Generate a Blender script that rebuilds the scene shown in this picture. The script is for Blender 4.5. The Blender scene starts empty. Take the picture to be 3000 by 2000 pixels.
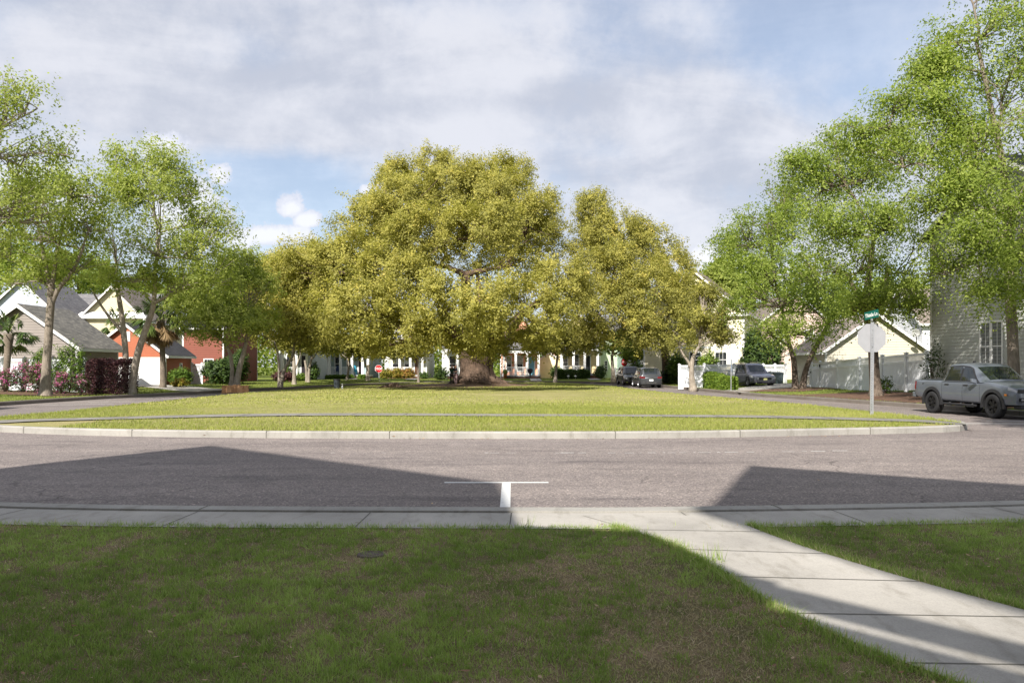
import bpy, bmesh, math, random
import numpy as np
from mathutils import Vector, Matrix

# ------------------------------------------------------------------ camera, world, sun
S = bpy.context.scene
COL = S.collection
F, HZ, EYE = 2400.0, 1073.0, 1.75          # focal length and horizon in pixels of the 3000 px wide photograph, eye height
cd = bpy.data.cameras.new('camera'); cam = bpy.data.objects.new('camera', cd); COL.objects.link(cam)
cd.sensor_width = 36; cd.lens = 36 * F / 3000; cd.shift_y = 73 / 3000
cd.clip_start = 0.1; cd.clip_end = 3000
cam.location = (0, 0, EYE); cam.rotation_euler = (math.radians(90), 0, 0)
S.camera = cam
S.view_settings.view_transform = 'Standard'; S.view_settings.look = 'None'
S.view_settings.exposure = 1.15; S.view_settings.gamma = 1

SUN_EL = math.radians(38)
AZ = Vector((.387, .922)).normalized()      # the way the light travels over the ground
SH = Vector((AZ.x, AZ.y)) / math.tan(SUN_EL)
sl = bpy.data.lights.new('sun', 'SUN'); sl.energy = 3.7; sl.angle = math.radians(.53); sl.color = (1, .945, .86)
so = bpy.data.objects.new('sun', sl); COL.objects.link(so)
so.rotation_euler = Vector((AZ.x * math.cos(SUN_EL), AZ.y * math.cos(SUN_EL), -math.sin(SUN_EL))).to_track_quat('-Z', 'Y').to_euler()
so.location = (-20, -40, 40)

W = bpy.data.worlds.new('World'); S.world = W; W.use_nodes = True
def world_nodes():
    nt = W.node_tree; nt.nodes.clear(); N = nt.nodes.new; L = nt.links.new
    out = N('ShaderNodeOutputWorld'); mix = N('ShaderNodeMixShader')
    b1 = N('ShaderNodeBackground'); b2 = N('ShaderNodeBackground')
    sky = N('ShaderNodeTexSky'); sky.sky_type = 'NISHITA'; sky.sun_disc = False
    sky.sun_elevation = SUN_EL; sky.sun_rotation = math.atan2(-AZ.x, -AZ.y)
    sky.air_density = 1.0; sky.dust_density = .6; sky.ozone_density = 1.5
    L(sky.outputs[0], b1.inputs[0]); b1.inputs[1].default_value = .075
    tc = N('ShaderNodeTexCoord'); sp = N('ShaderNodeSeparateXYZ'); L(tc.outputs['Generated'], sp.inputs[0])
    def m(op, a, b=None, c=None, clamp=False):
        n = N('ShaderNodeMath'); n.operation = op; n.use_clamp = clamp
        for i, v in enumerate((a, b, c)):
            if v is None: continue
            if isinstance(v, (int, float)): n.inputs[i].default_value = v
            else: L(v, n.inputs[i])
        return n.outputs[0]
    ya = m('MAXIMUM', m('ABSOLUTE', sp.outputs[1]), .05)
    u = m('DIVIDE', sp.outputs[0], ya); v = m('DIVIDE', sp.outputs[2], ya)      # the direction's slopes, for placing single clouds
    zz = m('ADD', m('MAXIMUM', sp.outputs[2], 0), .16)
    def noise(scale, det, rough, off, sx=1, sy=1, dist=0):
        c = N('ShaderNodeCombineXYZ')
        L(m('MULTIPLY_ADD', m('DIVIDE', sp.outputs[0], zz), sx, off), c.inputs[0])
        L(m('MULTIPLY_ADD', m('DIVIDE', sp.outputs[1], zz), sy, off * 1.7), c.inputs[1])
        n = N('ShaderNodeTexNoise'); n.inputs['Scale'].default_value = scale; n.inputs['Detail'].default_value = det
        n.inputs['Roughness'].default_value = rough; n.inputs['Distortion'].default_value = dist
        L(c.outputs[0], n.inputs['Vector']); return n.outputs[0]
    def noise3(scale, det, rough):
        n = N('ShaderNodeTexNoise'); n.inputs['Scale'].default_value = scale; n.inputs['Detail'].default_value = det
        n.inputs['Roughness'].default_value = rough; L(tc.outputs['Generated'], n.inputs['Vector']); return n.outputs[0]
    def ss(x, a, b):
        n = N('ShaderNodeMapRange'); n.interpolation_type = 'SMOOTHSTEP'; L(x, n.inputs[0])
        n.inputs[1].default_value = a; n.inputs[2].default_value = b; return n.outputs[0]
    def blob(px, py, rx, ry):                 # 1 in the middle, 0 at the rim, measured in slopes
        a = m('DIVIDE', m('SUBTRACT', u, (px - 1500) / F), rx / F); b = m('DIVIDE', m('SUBTRACT', v, (HZ - py) / F), ry / F)
        return m('SUBTRACT', 1, m('SQRT', m('ADD', m('MULTIPLY', a, a), m('MULTIPLY', b, b))))
    def mixc(f, a, b):
        n = N('ShaderNodeMix'); n.data_type = 'RGBA'; L(f, n.inputs[0])
        for i, c in ((6, a), (7, b)):
            if isinstance(c, tuple): n.inputs[i].default_value = (*c, 1)
            else: L(c, n.inputs[i])
        return n.outputs[2]
    fine = noise3(7.5, 7, .62)
    big = noise(.62, 7, .56, 3.1, 1, .85, .25)
    # layer cloud over most of the sky, with openings of blue
    cov = big
    for (px, py, rx, ry, k) in ((760, 560, 330, 190, -.30), (960, 640, 300, 160, -.16), (2400, 60, 700, 330, -.20), (1500, 560, 500, 90, -.10), (620, 480, 200, 60, -.1),
                                (900, 330, 700, 160, .22), (1500, 120, 900, 200, .12), (1850, 300, 500, 150, .2), (250, 250, 400, 260, .12), (2150, 500, 350, 200, .12)):
        cov = m('ADD', cov, m('MULTIPLY', m('MAXIMUM', blob(px, py, rx, ry), 0), k))
    cov = m('ADD', cov, m('MULTIPLY', m('SUBTRACT', fine, .5), .5)); cov = m('MULTIPLY_ADD', ss(cov, .30, .60), .5, .5)
    shade = noise(1.9, 9, .60, 9.3, .85, 1.1, .5)
    for (px, py, rx, ry, k) in ((900, 240, 330, 70, -.20), (1150, 320, 300, 55, -.16), (1600, 300, 420, 60, -.16), (560, 330, 300, 100, -.10), (650, 150, 360, 80, .22), (1850, 330, 180, 90, .2), (1350, 60, 420, 80, .16), (1500, 210, 300, 60, .12)):
        shade = m('ADD', shade, m('MULTIPLY', m('MAXIMUM', blob(px, py, rx, ry), 0), k))
    shade = m('ADD', shade, m('MULTIPLY', m('SUBTRACT', fine, .5), 1.0)); lay = mixc(ss(shade, .26, .70), (.265, .28, .325), (.375, .38, .41))
    # heaped white clouds low over the trees
    heap = None
    for (px, py, rx, ry) in ((850, 605, 58, 55), (895, 645, 62, 34), (790, 690, 200, 55), (650, 520, 60, 60), (560, 620, 190, 160), (90, 560, 300, 150), (470, 430, 90, 60), (2040, 760, 130, 80), (2250, 820, 260, 70), (1090, 560, 80, 40)):
        b = blob(px, py, rx, ry); heap = b if heap is None else m('MAXIMUM', heap, b)
    heap = m('ADD', heap, m('MULTIPLY', m('SUBTRACT', noise3(19, 9, .66), .5), 2.4))
    hm = ss(heap, .08, .42)
    hc = mixc(ss(m('ADD', heap, m('MULTIPLY', m('SUBTRACT', fine, .5), 1.2)), .15, .75), (.35, .36, .41), (.455, .455, .475))
    ccol = mixc(hm, lay, hc)
    fac = m('MAXIMUM', m('MULTIPLY', cov, .94), m('MULTIPLY', hm, .9))
    hz = ss(v, .16, -.02)                                        # thicker air down at the skyline
    fac = m('MAXIMUM', fac, m('MULTIPLY', hz, .6))
    L(ccol, b2.inputs[0]); b2.inputs[1].default_value = 1.0
    L(fac, mix.inputs[0]); L(b1.outputs[0], mix.inputs[1]); L(b2.outputs[0], mix.inputs[2]); L(mix.outputs[0], out.inputs[0])
world_nodes()

# ------------------------------------------------------------------ helpers
rnd = random.Random(7)
def X(px, Y): return (px - 1500) * Y / F
def P(px, py, Y): return Vector((X(px, Y), Y, EYE - (py - HZ) * Y / F))

def tag(o, label=None, cat=None, group=None, kind=None):
    for k, v in (('label', label), ('category', cat), ('group', group), ('kind', kind)):
        if v: o[k] = v
    return o
def empty(name, loc, rz=0):
    o = bpy.data.objects.new(name, None); COL.objects.link(o); o.location = loc; o.rotation_euler = (0, 0, rz); o.empty_display_size = .3
    return o
def copy_tree(o, parent=None):
    c = o.copy(); COL.objects.link(c); c.parent = parent
    for ch in list(o.children): copy_tree(ch, c)
    return c

class MB:
    def __init__(s): s.v = []; s.f = []; s.m = []; s.cur = 0
    def add(s, vs, fs):
        b = len(s.v); s.v += [tuple(p) for p in vs]
        for f in fs: s.f.append([b + i for i in f]); s.m.append(s.cur)
    def hexa(s, p): s.add(p, [(0, 3, 2, 1), (4, 5, 6, 7), (0, 1, 5, 4), (1, 2, 6, 5), (2, 3, 7, 6), (3, 0, 4, 7)])
    def box(s, x0, x1, y0, y1, z0, z1):
        s.hexa([(x0, y0, z0), (x1, y0, z0), (x1, y1, z0), (x0, y1, z0), (x0, y0, z1), (x1, y0, z1), (x1, y1, z1), (x0, y1, z1)])
    def quad(s, a, b, c, d): s.add([a, b, c, d], [(0, 1, 2, 3)])
    def tube(s, pts, rad, n=8, cap=True, lump=0, seed=0):
        pts = [Vector(p) for p in pts]; vs = []; up = Vector((0, 0, 1)); last = None
        for i, p in enumerate(pts):
            d = (pts[min(i + 1, len(pts) - 1)] - pts[max(i - 1, 0)]).normalized()
            if last is None:
                a = d.cross(Vector((0, 1, 0)) if abs(d.y) < .9 else Vector((1, 0, 0))).normalized()
            else:
                a = (last - d * last.dot(d)).normalized()
            last = a; b = d.cross(a)
            for k in range(n):
                t = 2 * math.pi * k / n
                r = rad[i] * (1 + lump * math.sin(3 * t + i * .9 + seed) * .6 + lump * math.sin(5 * t - i * 1.3 + seed * 2) * .4)
                vs.append(p + (a * math.cos(t) + b * math.sin(t)) * r)
        fs = [(i * n + k, i * n + (k + 1) % n, (i + 1) * n + (k + 1) % n, (i + 1) * n + k) for i in range(len(pts) - 1) for k in range(n)]
        if cap: fs += [tuple(range(n))[::-1], tuple((len(pts) - 1) * n + k for k in range(n))]
        s.add(vs, fs)
    def lathe(s, prof, n=24, axis='z', c=(0, 0, 0)):
        vs = []
        for (r, h) in prof:
            for k in range(n):
                t = 2 * math.pi * k / n; q = (r * math.cos(t), r * math.sin(t), h)
                if axis == 'y': q = (q[0], h, q[1])
                vs.append((q[0] + c[0], q[1] + c[1], q[2] + c[2]))
        m_ = len(prof)
        s.add(vs, [(i * n + k, i * n + (k + 1) % n, (i + 1) * n + (k + 1) % n, (i + 1) * n + k) for i in range(m_ - 1) for k in range(n)])
    def build(s, name, mats, parent=None, smooth=False, loc=None, bevel=0, recalc=True):
        me = bpy.data.meshes.new(name); me.from_pydata(s.v, [], s.f)
        if not isinstance(mats, (list, tuple)): mats = [mats]
        for m_ in mats: me.materials.append(m_)
        me.polygons.foreach_set('material_index', s.m)
        if recalc:
            bm = bmesh.new(); bm.from_mesh(me); bmesh.ops.recalc_face_normals(bm, faces=bm.faces); bm.to_mesh(me); bm.free()
        if smooth: me.polygons.foreach_set('use_smooth', [True] * len(me.polygons))
        me.update()
        o = bpy.data.objects.new(name, me); COL.objects.link(o)
        if parent: o.parent = parent
        if loc: o.location = loc
        if bevel:
            b = o.modifiers.new('bevel', 'BEVEL'); b.width = bevel; b.segments = 2; b.limit_method = 'ANGLE'
        return o

def npmesh(name, verts, nper, tone, mat, parent=None, tris=None):
    """many small faces at once: verts (N*nper,3); every nper verts make one face"""
    n = len(verts) // nper; me = bpy.data.meshes.new(name)
    me.vertices.add(n * nper); me.vertices.foreach_set('co', verts.astype(np.float32).ravel())
    me.loops.add(n * nper); me.loops.foreach_set('vertex_index', np.arange(n * nper, dtype=np.int32))
    me.polygons.add(n); me.polygons.foreach_set('loop_start', np.arange(0, n * nper, nper, dtype=np.int32))
    try: me.polygons.foreach_set('loop_total', np.full(n, nper, dtype=np.int32))
    except Exception: pass
    at = me.attributes.new('tone', 'FLOAT', 'FACE'); at.data.foreach_set('value', tone.astype(np.float32))
    me.materials.append(mat); me.update(calc_edges=True)
    o = bpy.data.objects.new(name, me); COL.objects.link(o)
    if parent: o.parent = parent
    return o

# ------------------------------------------------------------------ materials
def node_mat(name):
    m = bpy.data.materials.new(name); m.use_nodes = True; nt = m.node_tree; b = nt.nodes['Principled BSDF']; return m, nt, b
def mapnode(nt, scale=(1, 1, 1), coord='Object', rot=(0, 0, 0)):
    tc = nt.nodes.new('ShaderNodeTexCoord'); mp = nt.nodes.new('ShaderNodeMapping'); mp.inputs['Scale'].default_value = scale; mp.inputs['Rotation'].default_value = rot
    nt.links.new(tc.outputs[coord], mp.inputs[0]); return mp.outputs[0]
def nz(nt, vec, scale, det=5, rough=.6):
    n = nt.nodes.new('ShaderNodeTexNoise'); n.inputs['Scale'].default_value = scale; n.inputs['Detail'].default_value = det; n.inputs['Roughness'].default_value = rough
    if vec is not None: nt.links.new(vec, n.inputs['Vector'])
    return n.outputs[0]
def ramp(nt, fac, stops):
    r = nt.nodes.new('ShaderNodeValToRGB'); e = r.color_ramp.elements
    while len(e) < len(stops): e.new(.5)
    for i, (p, c) in enumerate(stops): e[i].position = p; e[i].color = (*c, 1)
    nt.links.new(fac, r.inputs[0]); return r.outputs[0]
def mixn(nt, f, a, b, mode='MIX'):
    n = nt.nodes.new('ShaderNodeMix'); n.data_type = 'RGBA'; n.blend_type = mode
    if isinstance(f, float): n.inputs[0].default_value = f
    else: nt.links.new(f, n.inputs[0])
    for i, c in ((6, a), (7, b)):
        if isinstance(c, tuple): n.inputs[i].default_value = (*c, 1)
        else: nt.links.new(c, n.inputs[i])
    return n.outputs[2]
def bumpn(nt, b, h, strength, dist=.02):
    n = nt.nodes.new('ShaderNodeBump'); n.inputs['Strength'].default_value = strength; n.inputs['Distance'].default_value = dist
    nt.links.new(h, n.inputs['Height']); nt.links.new(n.outputs[0], b.inputs['Normal'])
def mth(nt, op, a, b_=None, clamp=False):
    n = nt.nodes.new('ShaderNodeMath'); n.operation = op; n.use_clamp = clamp
    for i, v in enumerate((a, b_)):
        if v is None: continue
        if isinstance(v, (int, float)): n.inputs[i].default_value = v
        else: nt.links.new(v, n.inputs[i])
    return n.outputs[0]
def M(name, col, rough=.75, var=.12, scale=3, bump=0, bscale=40, metal=0, stretch=(1, 1, 1), coat=0, spec=None):
    m, nt, b = node_mat(name); vec = mapnode(nt, stretch)
    lo = tuple(c * (1 - var) for c in col); hi = tuple(min(1, c * (1 + var)) for c in col)
    nt.links.new(ramp(nt, nz(nt, vec, scale), [(.3, lo), (.7, hi)]), b.inputs['Base Color'])
    b.inputs['Roughness'].default_value = rough; b.inputs['Metallic'].default_value = metal
    if coat: b.inputs['Coat Weight'].default_value = coat; b.inputs['Coat Roughness'].default_value = .05
    if spec is not None: b.inputs['Specular IOR Level'].default_value = spec
    if bump: bumpn(nt, b, nz(nt, vec, bscale), bump)
    return m
def foliage(name, stops, trans=.35, rough=.55):
    m, nt, b = node_mat(name)
    a = nt.nodes.new('ShaderNodeAttribute'); a.attribute_name = 'tone'
    c = ramp(nt, a.outputs['Fac'], stops); nt.links.new(c, b.inputs['Base Color']); b.inputs['Roughness'].default_value = rough
    b.inputs['Specular IOR Level'].default_value = .3
    t = nt.nodes.new('ShaderNodeBsdfTranslucent'); nt.links.new(mixn(nt, 1.0, c, (1.0, 1.12, .62), 'MULTIPLY'), t.inputs[0])
    mx = nt.nodes.new('ShaderNodeMixShader'); mx.inputs[0].default_value = trans
    nt.links.new(b.outputs[0], mx.inputs[1]); nt.links.new(t.outputs[0], mx.inputs[2]); nt.links.new(mx.outputs[0], nt.nodes['Material Output'].inputs[0])
    return m

def asphalt():
    m, nt, b = node_mat('asphalt'); v = mapnode(nt)
    big = nz(nt, v, .25, 4); mid = nz(nt, v, 2.2, 5); v2 = mapnode(nt, (1, 1, 1)); fine = nz(nt, v2, 60, 3, .75)
    c = ramp(nt, big, [(.3, (.205, .176, .165)), (.7, (.255, .222, .208))])
    c = mixn(nt, 1.0, c, ramp(nt, mid, [(.25, (.86, .86, .87)), (.75, (1.1, 1.1, 1.09))]), 'MULTIPLY')
    vo = nt.nodes.new('ShaderNodeTexVoronoi'); vo.inputs['Scale'].default_value = 48; nt.links.new(v, vo.inputs['Vector'])
    c = mixn(nt, 1.0, c, ramp(nt, vo.outputs['Color'], [(.0, (.42, .41, .42)), (.5, (.95, .95, .95)), (.85, (1.3, 1.27, 1.25)), (1, (2.6, 2.5, 2.35))]), 'MULTIPLY')
    oil = ramp(nt, nz(nt, mapnode(nt, (.35, 1.6, 1)), .9, 4), [(.55, (1, 1, 1)), (.68, (.72, .72, .74))])
    c = mixn(nt, 1.0, c, oil, 'MULTIPLY')
    cr = nt.nodes.new('ShaderNodeTexVoronoi'); cr.feature = 'DISTANCE_TO_EDGE'; cr.inputs['Scale'].default_value = .33
    va = nt.nodes.new('ShaderNodeVectorMath'); va.operation = 'MULTIPLY_ADD'; nn_ = nt.nodes.new('ShaderNodeTexNoise'); nn_.inputs['Scale'].default_value = 1.2; nn_.inputs['Detail'].default_value = 7; nt.links.new(v, nn_.inputs['Vector'])
    nt.links.new(nn_.outputs['Color'], va.inputs[0]); va.inputs[1].default_value = (1.1, 1.1, 0); nt.links.new(v, va.inputs[2]); nt.links.new(va.outputs[0], cr.inputs['Vector'])
    keep = ramp(nt, nz(nt, v, .22, 2), [(.53, (0, 0, 0)), (.58, (1, 1, 1))]); line = ramp(nt, cr.outputs['Distance'], [(.0, (.5, .5, .5)), (.007, (1, 1, 1))])
    c = mixn(nt, keep, c, mixn(nt, 1.0, c, line, 'MULTIPLY'))
    band = ramp(nt, nz(nt, mapnode(nt, (.03, .55, 1)), 1.0, 3), [(.4, (.90, .90, .905)), (.6, (1.06, 1.06, 1.05))]); c = mixn(nt, 1.0, c, band, 'MULTIPLY')
    nt.links.new(c, b.inputs['Base Color']); b.inputs['Roughness'].default_value = .88; b.inputs['Specular IOR Level'].default_value = .3
    bumpn(nt, b, vo.outputs['Distance'], .5, .012); return m
def concrete(name='concrete', base=(.42, .395, .36), fine_scale=90, dirt=.70):
    m, nt, b = node_mat(name); v = mapnode(nt)
    c = ramp(nt, nz(nt, v, .8, 6), [(.3, tuple(x * dirt for x in base)), (.68, tuple(x * 1.08 for x in base))])
    c = mixn(nt, 1.0, c, ramp(nt, nz(nt, v, fine_scale, 3, .8), [(.3, (.82, .82, .82)), (.7, (1.12, 1.12, 1.1))]), 'MULTIPLY')
    c = mixn(nt, 1.0, c, ramp(nt, nz(nt, mapnode(nt, (3, 1, 1)), 2.5, 5), [(.52, (1, 1, 1)), (.74, (.74, .73, .70))]), 'MULTIPLY')
    nt.links.new(c, b.inputs['Base Color']); b.inputs['Roughness'].default_value = .9
    bumpn(nt, b, nz(nt, v, 120, 3), .25, .01); return m
def shingle(name, a, b_, s=(1, 1, 1)):
    m, nt, b = node_mat(name); v = mapnode(nt, s)
    br = nt.nodes.new('ShaderNodeTexBrick'); br.inputs['Scale'].default_value = 1; br.inputs['Brick Width'].default_value = .33; br.inputs['Row Height'].default_value = .1
    br.inputs['Mortar Size'].default_value = .006; br.inputs['Color1'].default_value = (*a, 1); br.inputs['Color2'].default_value = (*b_, 1); br.inputs['Mortar'].default_value = tuple(x * .45 for x in a) + (1,)
    tc = nt.nodes.new('ShaderNodeTexCoord'); sp = nt.nodes.new('ShaderNodeSeparateXYZ'); nt.links.new(tc.outputs['Object'], sp.inputs[0])
    cb = nt.nodes.new('ShaderNodeCombineXYZ'); nt.links.new(mth(nt, 'ADD', sp.outputs[1], mth(nt, 'MULTIPLY', sp.outputs[0], .37)), cb.inputs[0]); nt.links.new(sp.outputs[2], cb.inputs[1])
    nt.links.new(cb.outputs[0], br.inputs['Vector'])
    c = mixn(nt, 1.0, br.outputs[0], ramp(nt, nz(nt, v, 2, 5), [(.3, (.75, .75, .76)), (.7, (1.2, 1.18, 1.15))]), 'MULTIPLY')
    nt.links.new(c, b.inputs['Base Color']); b.inputs['Roughness'].default_value = .9; return m
def bark(name, a, b_, sc=6, st=(3, 3, .6), bump=.8):
    m, nt, b = node_mat(name); v = mapnode(nt, st)
    n1 = nz(nt, v, sc, 7, .65); c = ramp(nt, n1, [(.3, a), (.7, b_)])
    c = mixn(nt, 1.0, c, ramp(nt, nz(nt, mapnode(nt), 1.3, 3), [(.3, (.7, .7, .7)), (.7, (1.2, 1.2, 1.2))]), 'MULTIPLY')
    nt.links.new(c, b.inputs['Base Color']); b.inputs['Roughness'].default_value = .9; bumpn(nt, b, n1, bump, .06); return m
def grass_ground(name, stops, scale=.6, dirt_at=None, dirt_r=7, fine=45):
    m, nt, b = node_mat(name); v = mapnode(nt)
    c = ramp(nt, nz(nt, v, scale, 8, .7), stops)
    c = mixn(nt, 1.0, c, ramp(nt, nz(nt, v, fine, 4, .8), [(.3, (.6, .62, .55)), (.7, (1.3, 1.3, 1.3))]), 'MULTIPLY')
    if dirt_at:
        g = nt.nodes.new('ShaderNodeNewGeometry'); vm = nt.nodes.new('ShaderNodeVectorMath'); vm.operation = 'DISTANCE'
        nt.links.new(g.outputs['Position'], vm.inputs[0]); vm.inputs[1].default_value = dirt_at
        d = mth(nt, 'SUBTRACT', mth(nt, 'DIVIDE', vm.outputs['Value'], dirt_r), mth(nt, 'MULTIPLY', nz(nt, v, .35, 6, .7), 1.3))
        mr = nt.nodes.new('ShaderNodeMapRange'); mr.inputs[1].default_value = .5; mr.inputs[2].default_value = .05; nt.links.new(d, mr.inputs[0])
        c = mixn(nt, mr.outputs[0], c, ramp(nt, nz(nt, v, 3, 6, .7), [(.3, (.07, .045, .025)), (.7, (.2, .14, .085))]))
    nt.links.new(c, b.inputs['Base Color']); b.inputs['Roughness'].default_value = 1; b.inputs['Specular IOR Level'].default_value = .1
    bumpn(nt, b, nz(nt, v, 25, 4, .8), .7, .05); return m

mt = {}
mt['asphalt'] = asphalt(); mt['concrete'] = concrete(); mt['kerb'] = concrete('kerb_concrete', (.34, .325, .30), 60, .8)
def dirty_kerb(m):
    nt = m.node_tree; b = nt.nodes['Principled BSDF']; src = b.inputs['Base Color'].links[0].from_socket; v = mapnode(nt)
    g = nt.nodes.new('ShaderNodeNewGeometry'); sp = nt.nodes.new('ShaderNodeSeparateXYZ'); nt.links.new(g.outputs['Position'], sp.inputs[0])
    a = mth(nt, 'MULTIPLY', mth(nt, 'SUBTRACT', sp.outputs[1], 27), .2, True); a = mth(nt, 'MULTIPLY', a, mth(nt, 'ADD', nz(nt, v, .8, 6, .7), .35), True)
    nt.links.new(mixn(nt, a, src, (.13, .105, .085)), b.inputs['Base Color'])
dirty_kerb(mt['kerb'])
mt['joint'] = M('joint', (.09, .085, .07), .95)
mt['paint'] = M('road_paint', (.68, .68, .66), .7, .12, 20)
def worn(m):
    nt = m.node_tree; b = nt.nodes['Principled BSDF']; src = b.inputs['Base Color'].links[0].from_socket; v = mapnode(nt)
    nt.links.new(mixn(nt, ramp(nt, nz(nt, v, 14, 8, .75), [(.60, (0, 0, 0)), (.68, (1, 1, 1))]), src, (.23, .2, .19)), b.inputs['Base Color'])
worn(mt['paint'])
mt['worn_paint'] = M('worn_road_paint', (.62, .61, .59), .8, .3, 12)
mt['white'] = M('white_trim', (.76, .76, .75), .5, .03, 2)
mt['vinyl'] = M('white_vinyl', (.72, .74, .77), .4, .03, 2)
mt['glass'] = M('window_glass', (.02, .025, .03), .06, .2, 2); mt['glass'].node_tree.nodes['Principled BSDF'].inputs['Specular IOR Level'].default_value = .8
mt['blind'] = M('window_blind', (.42, .43, .40), .3, .06, 3)
mt['brick'] = M('step_brick', (.22, .11, .08), .9, .3, 12)
mt['oakbark'] = bark('live_oak_bark', (.035, .022, .015), (.19, .125, .085), 5, (3, 3, .8), 1)
mt['birchbark'] = bark('river_birch_bark', (.05, .035, .025), (.24, .185, .145), 5, (3, 3, 1.5))
mt['palebark'] = bark('smooth_pale_bark', (.20, .16, .12), (.42, .37, .31), 4, (3, 3, 1))
mt['elmbark'] = bark('grey_brown_bark', (.14, .11, .085), (.33, .28, .23), 6)
mt['palmbark'] = bark('palm_bark', (.12, .09, .065), (.30, .25, .20), 9, (1, 1, 4))
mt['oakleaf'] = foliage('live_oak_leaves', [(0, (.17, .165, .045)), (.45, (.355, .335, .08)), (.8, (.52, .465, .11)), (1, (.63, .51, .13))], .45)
mt['birchleaf'] = foliage('river_birch_leaves', [(0, (.115, .16, .03)), (.5, (.285, .36, .065)), (1, (.50, .55, .14))], .55)
mt['youngleaf'] = foliage('young_spring_leaves', [(0, (.16, .20, .045)), (.5, (.36, .41, .09)), (1, (.54, .56, .18))], .55)
mt['darkleaf'] = foliage('dark_evergreen_leaves', [(0, (.02, .04, .012)), (.6, (.05, .09, .02)), (1, (.10, .16, .03))], .2)
mt['hedge'] = foliage('hedge_leaves', [(0, (.06, .11, .012)), (.6, (.13, .21, .025)), (1, (.24, .32, .04))], .25)
mt['goldshrub'] = foliage('golden_shrub_leaves', [(0, (.09, .10, .012)), (.5, (.25, .22, .025)), (1, (.30, .14, .04))], .25)
mt['purple'] = foliage('purple_shrub_leaves', [(0, (.022, .008, .012)), (.7, (.07, .025, .03)), (1, (.14, .06, .05))], .15)
mt['azalea'] = foliage('azalea_leaves_and_flowers', [(0, (.04, .06, .02)), (.55, (.10, .12, .035)), (.62, (.42, .05, .24)), (.85, (.70, .22, .42)), (1, (.82, .55, .62))], .3)
mt['palm'] = foliage('palm_fronds', [(0, (.03, .06, .015)), (.6, (.10, .15, .035)), (1, (.24, .25, .07))], .2)
mt['palmdead'] = foliage('dead_palm_fronds', [(0, (.14, .08, .035)), (1, (.42, .30, .17))], .2)
mt['blade_near'] = foliage('shaded_lawn_blades', [(0, (.16, .23, .06)), (.5, (.38, .49, .14)), (.72, (.58, .68, .26)), (.76, (.48, .37, .25)), (1, (.80, .66, .50))], .45)
mt['blade_park'] = foliage('park_grass_blades', [(0, (.14, .18, .03)), (.5, (.29, .32, .075)), (.8, (.43, .42, .13)), (1, (.52, .43, .24))], .33)
mt['lawn_near'] = grass_ground('near_lawn_soil', [(.3, (.14, .13, .06)), (.5, (.22, .17, .10)), (.75, (.34, .24, .17))], 1.2)
mt['lawn_far'] = grass_ground('verge_grass', [(.3, (.10, .14, .03)), (.55, (.17, .20, .045)), (.75, (.22, .19, .08))], .5)
mt['lawn_park'] = grass_ground('park_grass', [(.28, (.22, .22, .07)), (.5, (.31, .285, .12)), (.75, (.40, .33, .18))], .35, (X(1400, 66), 66, .15), 9)
mt['straw'] = M('pine_straw', (.13, .07, .042), 1, .45, 8, 1, 60)
# ------------------------------------------------------------------ ground, road, kerbs, paths
def spline(pts, step=.6, closed=True):
    pts = [Vector((p[0], p[1])) for p in pts]; n = len(pts); out = []
    rng = range(n) if closed else range(n - 1)
    for i in rng:
        if closed: a, b, c, d = pts[(i - 1) % n], pts[i], pts[(i + 1) % n], pts[(i + 2) % n]
        else: a, b, c, d = pts[max(i - 1, 0)], pts[i], pts[i + 1], pts[min(i + 2, n - 1)]
        k = max(1, int((c - b).length / step))
        for j in range(k):
            t = j / k
            out.append(.5 * ((2 * b) + (c - a) * t + (2 * a - 5 * b + 4 * c - d) * t * t + (3 * b - a - 3 * c + d) * t ** 3))
    if not closed: out.append(pts[-1])
    return out
OUTER = spline([(0, 9.2), (2.43, 9.28), (6.05, 9.67), (10.5, 10.6), (14.6, 13.5), (17.3, 18), (18.2, 23), (18.2, 28), (17.2, 34.3), (15.8, 41), (14.2, 48.6), (13.4, 58), (12.9, 66), (12, 76), (8, 85), (0, 89),
                (-8, 86), (-13.5, 77), (-16.3, 66), (-18.7, 56.5), (-20.2, 50), (-21.9, 44), (-22.7, 36.2), (-22.9, 30), (-21.5, 22.5), (-17.5, 15.8), (-12, 11.4), (-6, 9.55)])
INNER = spline([(0, 19.8), (4.2, 20.0), (8.3, 20.9), (10.6, 21.45), (12.1, 22.1), (12.95, 23.4), (13.0, 25.2), (12.7, 28.2), (12.1, 35.8), (10.1, 47), (8.9, 56), (8, 66), (6.2, 75), (2, 81), (-4, 83), (-9, 79), (-12.4, 70), (-14.6, 60), (-16, 50), (-16.2, 42),
                (-16.0, 33), (-15.9, 28.6), (-16.3, 25.6), (-15.6, 23.4), (-13.9, 22.0), (-10.7, 20.75), (-6, 20.0)])
def normals(pl, out=1):
    n = len(pl); res = []
    for i in range(n):
        d = (pl[(i + 1) % n] - pl[(i - 1) % n]).normalized(); res.append(Vector((d.y, -d.x)) * out)
    return res
NO = normals(OUTER); NI = normals(INNER)       # loops run anticlockwise, so this points away from the park
OA = np.array([tuple(p) for p in OUTER]); IA = np.array([tuple(p) for p in INNER])
def pdist(x, y, A):
    B = np.roll(A, -1, 0); d = B - A; t = ((x - A[:, 0]) * d[:, 0] + (y - A[:, 1]) * d[:, 1]) / (d ** 2).sum(1); t = np.clip(t, 0, 1)
    return float(np.sqrt(((A[:, 0] + t * d[:, 0] - x) ** 2 + (A[:, 1] + t * d[:, 1] - y) ** 2).min()))
def sstep(a, b, x): t = max(0, min(1, (x - a) / (b - a))); return t * t * (3 - 2 * t)
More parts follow.
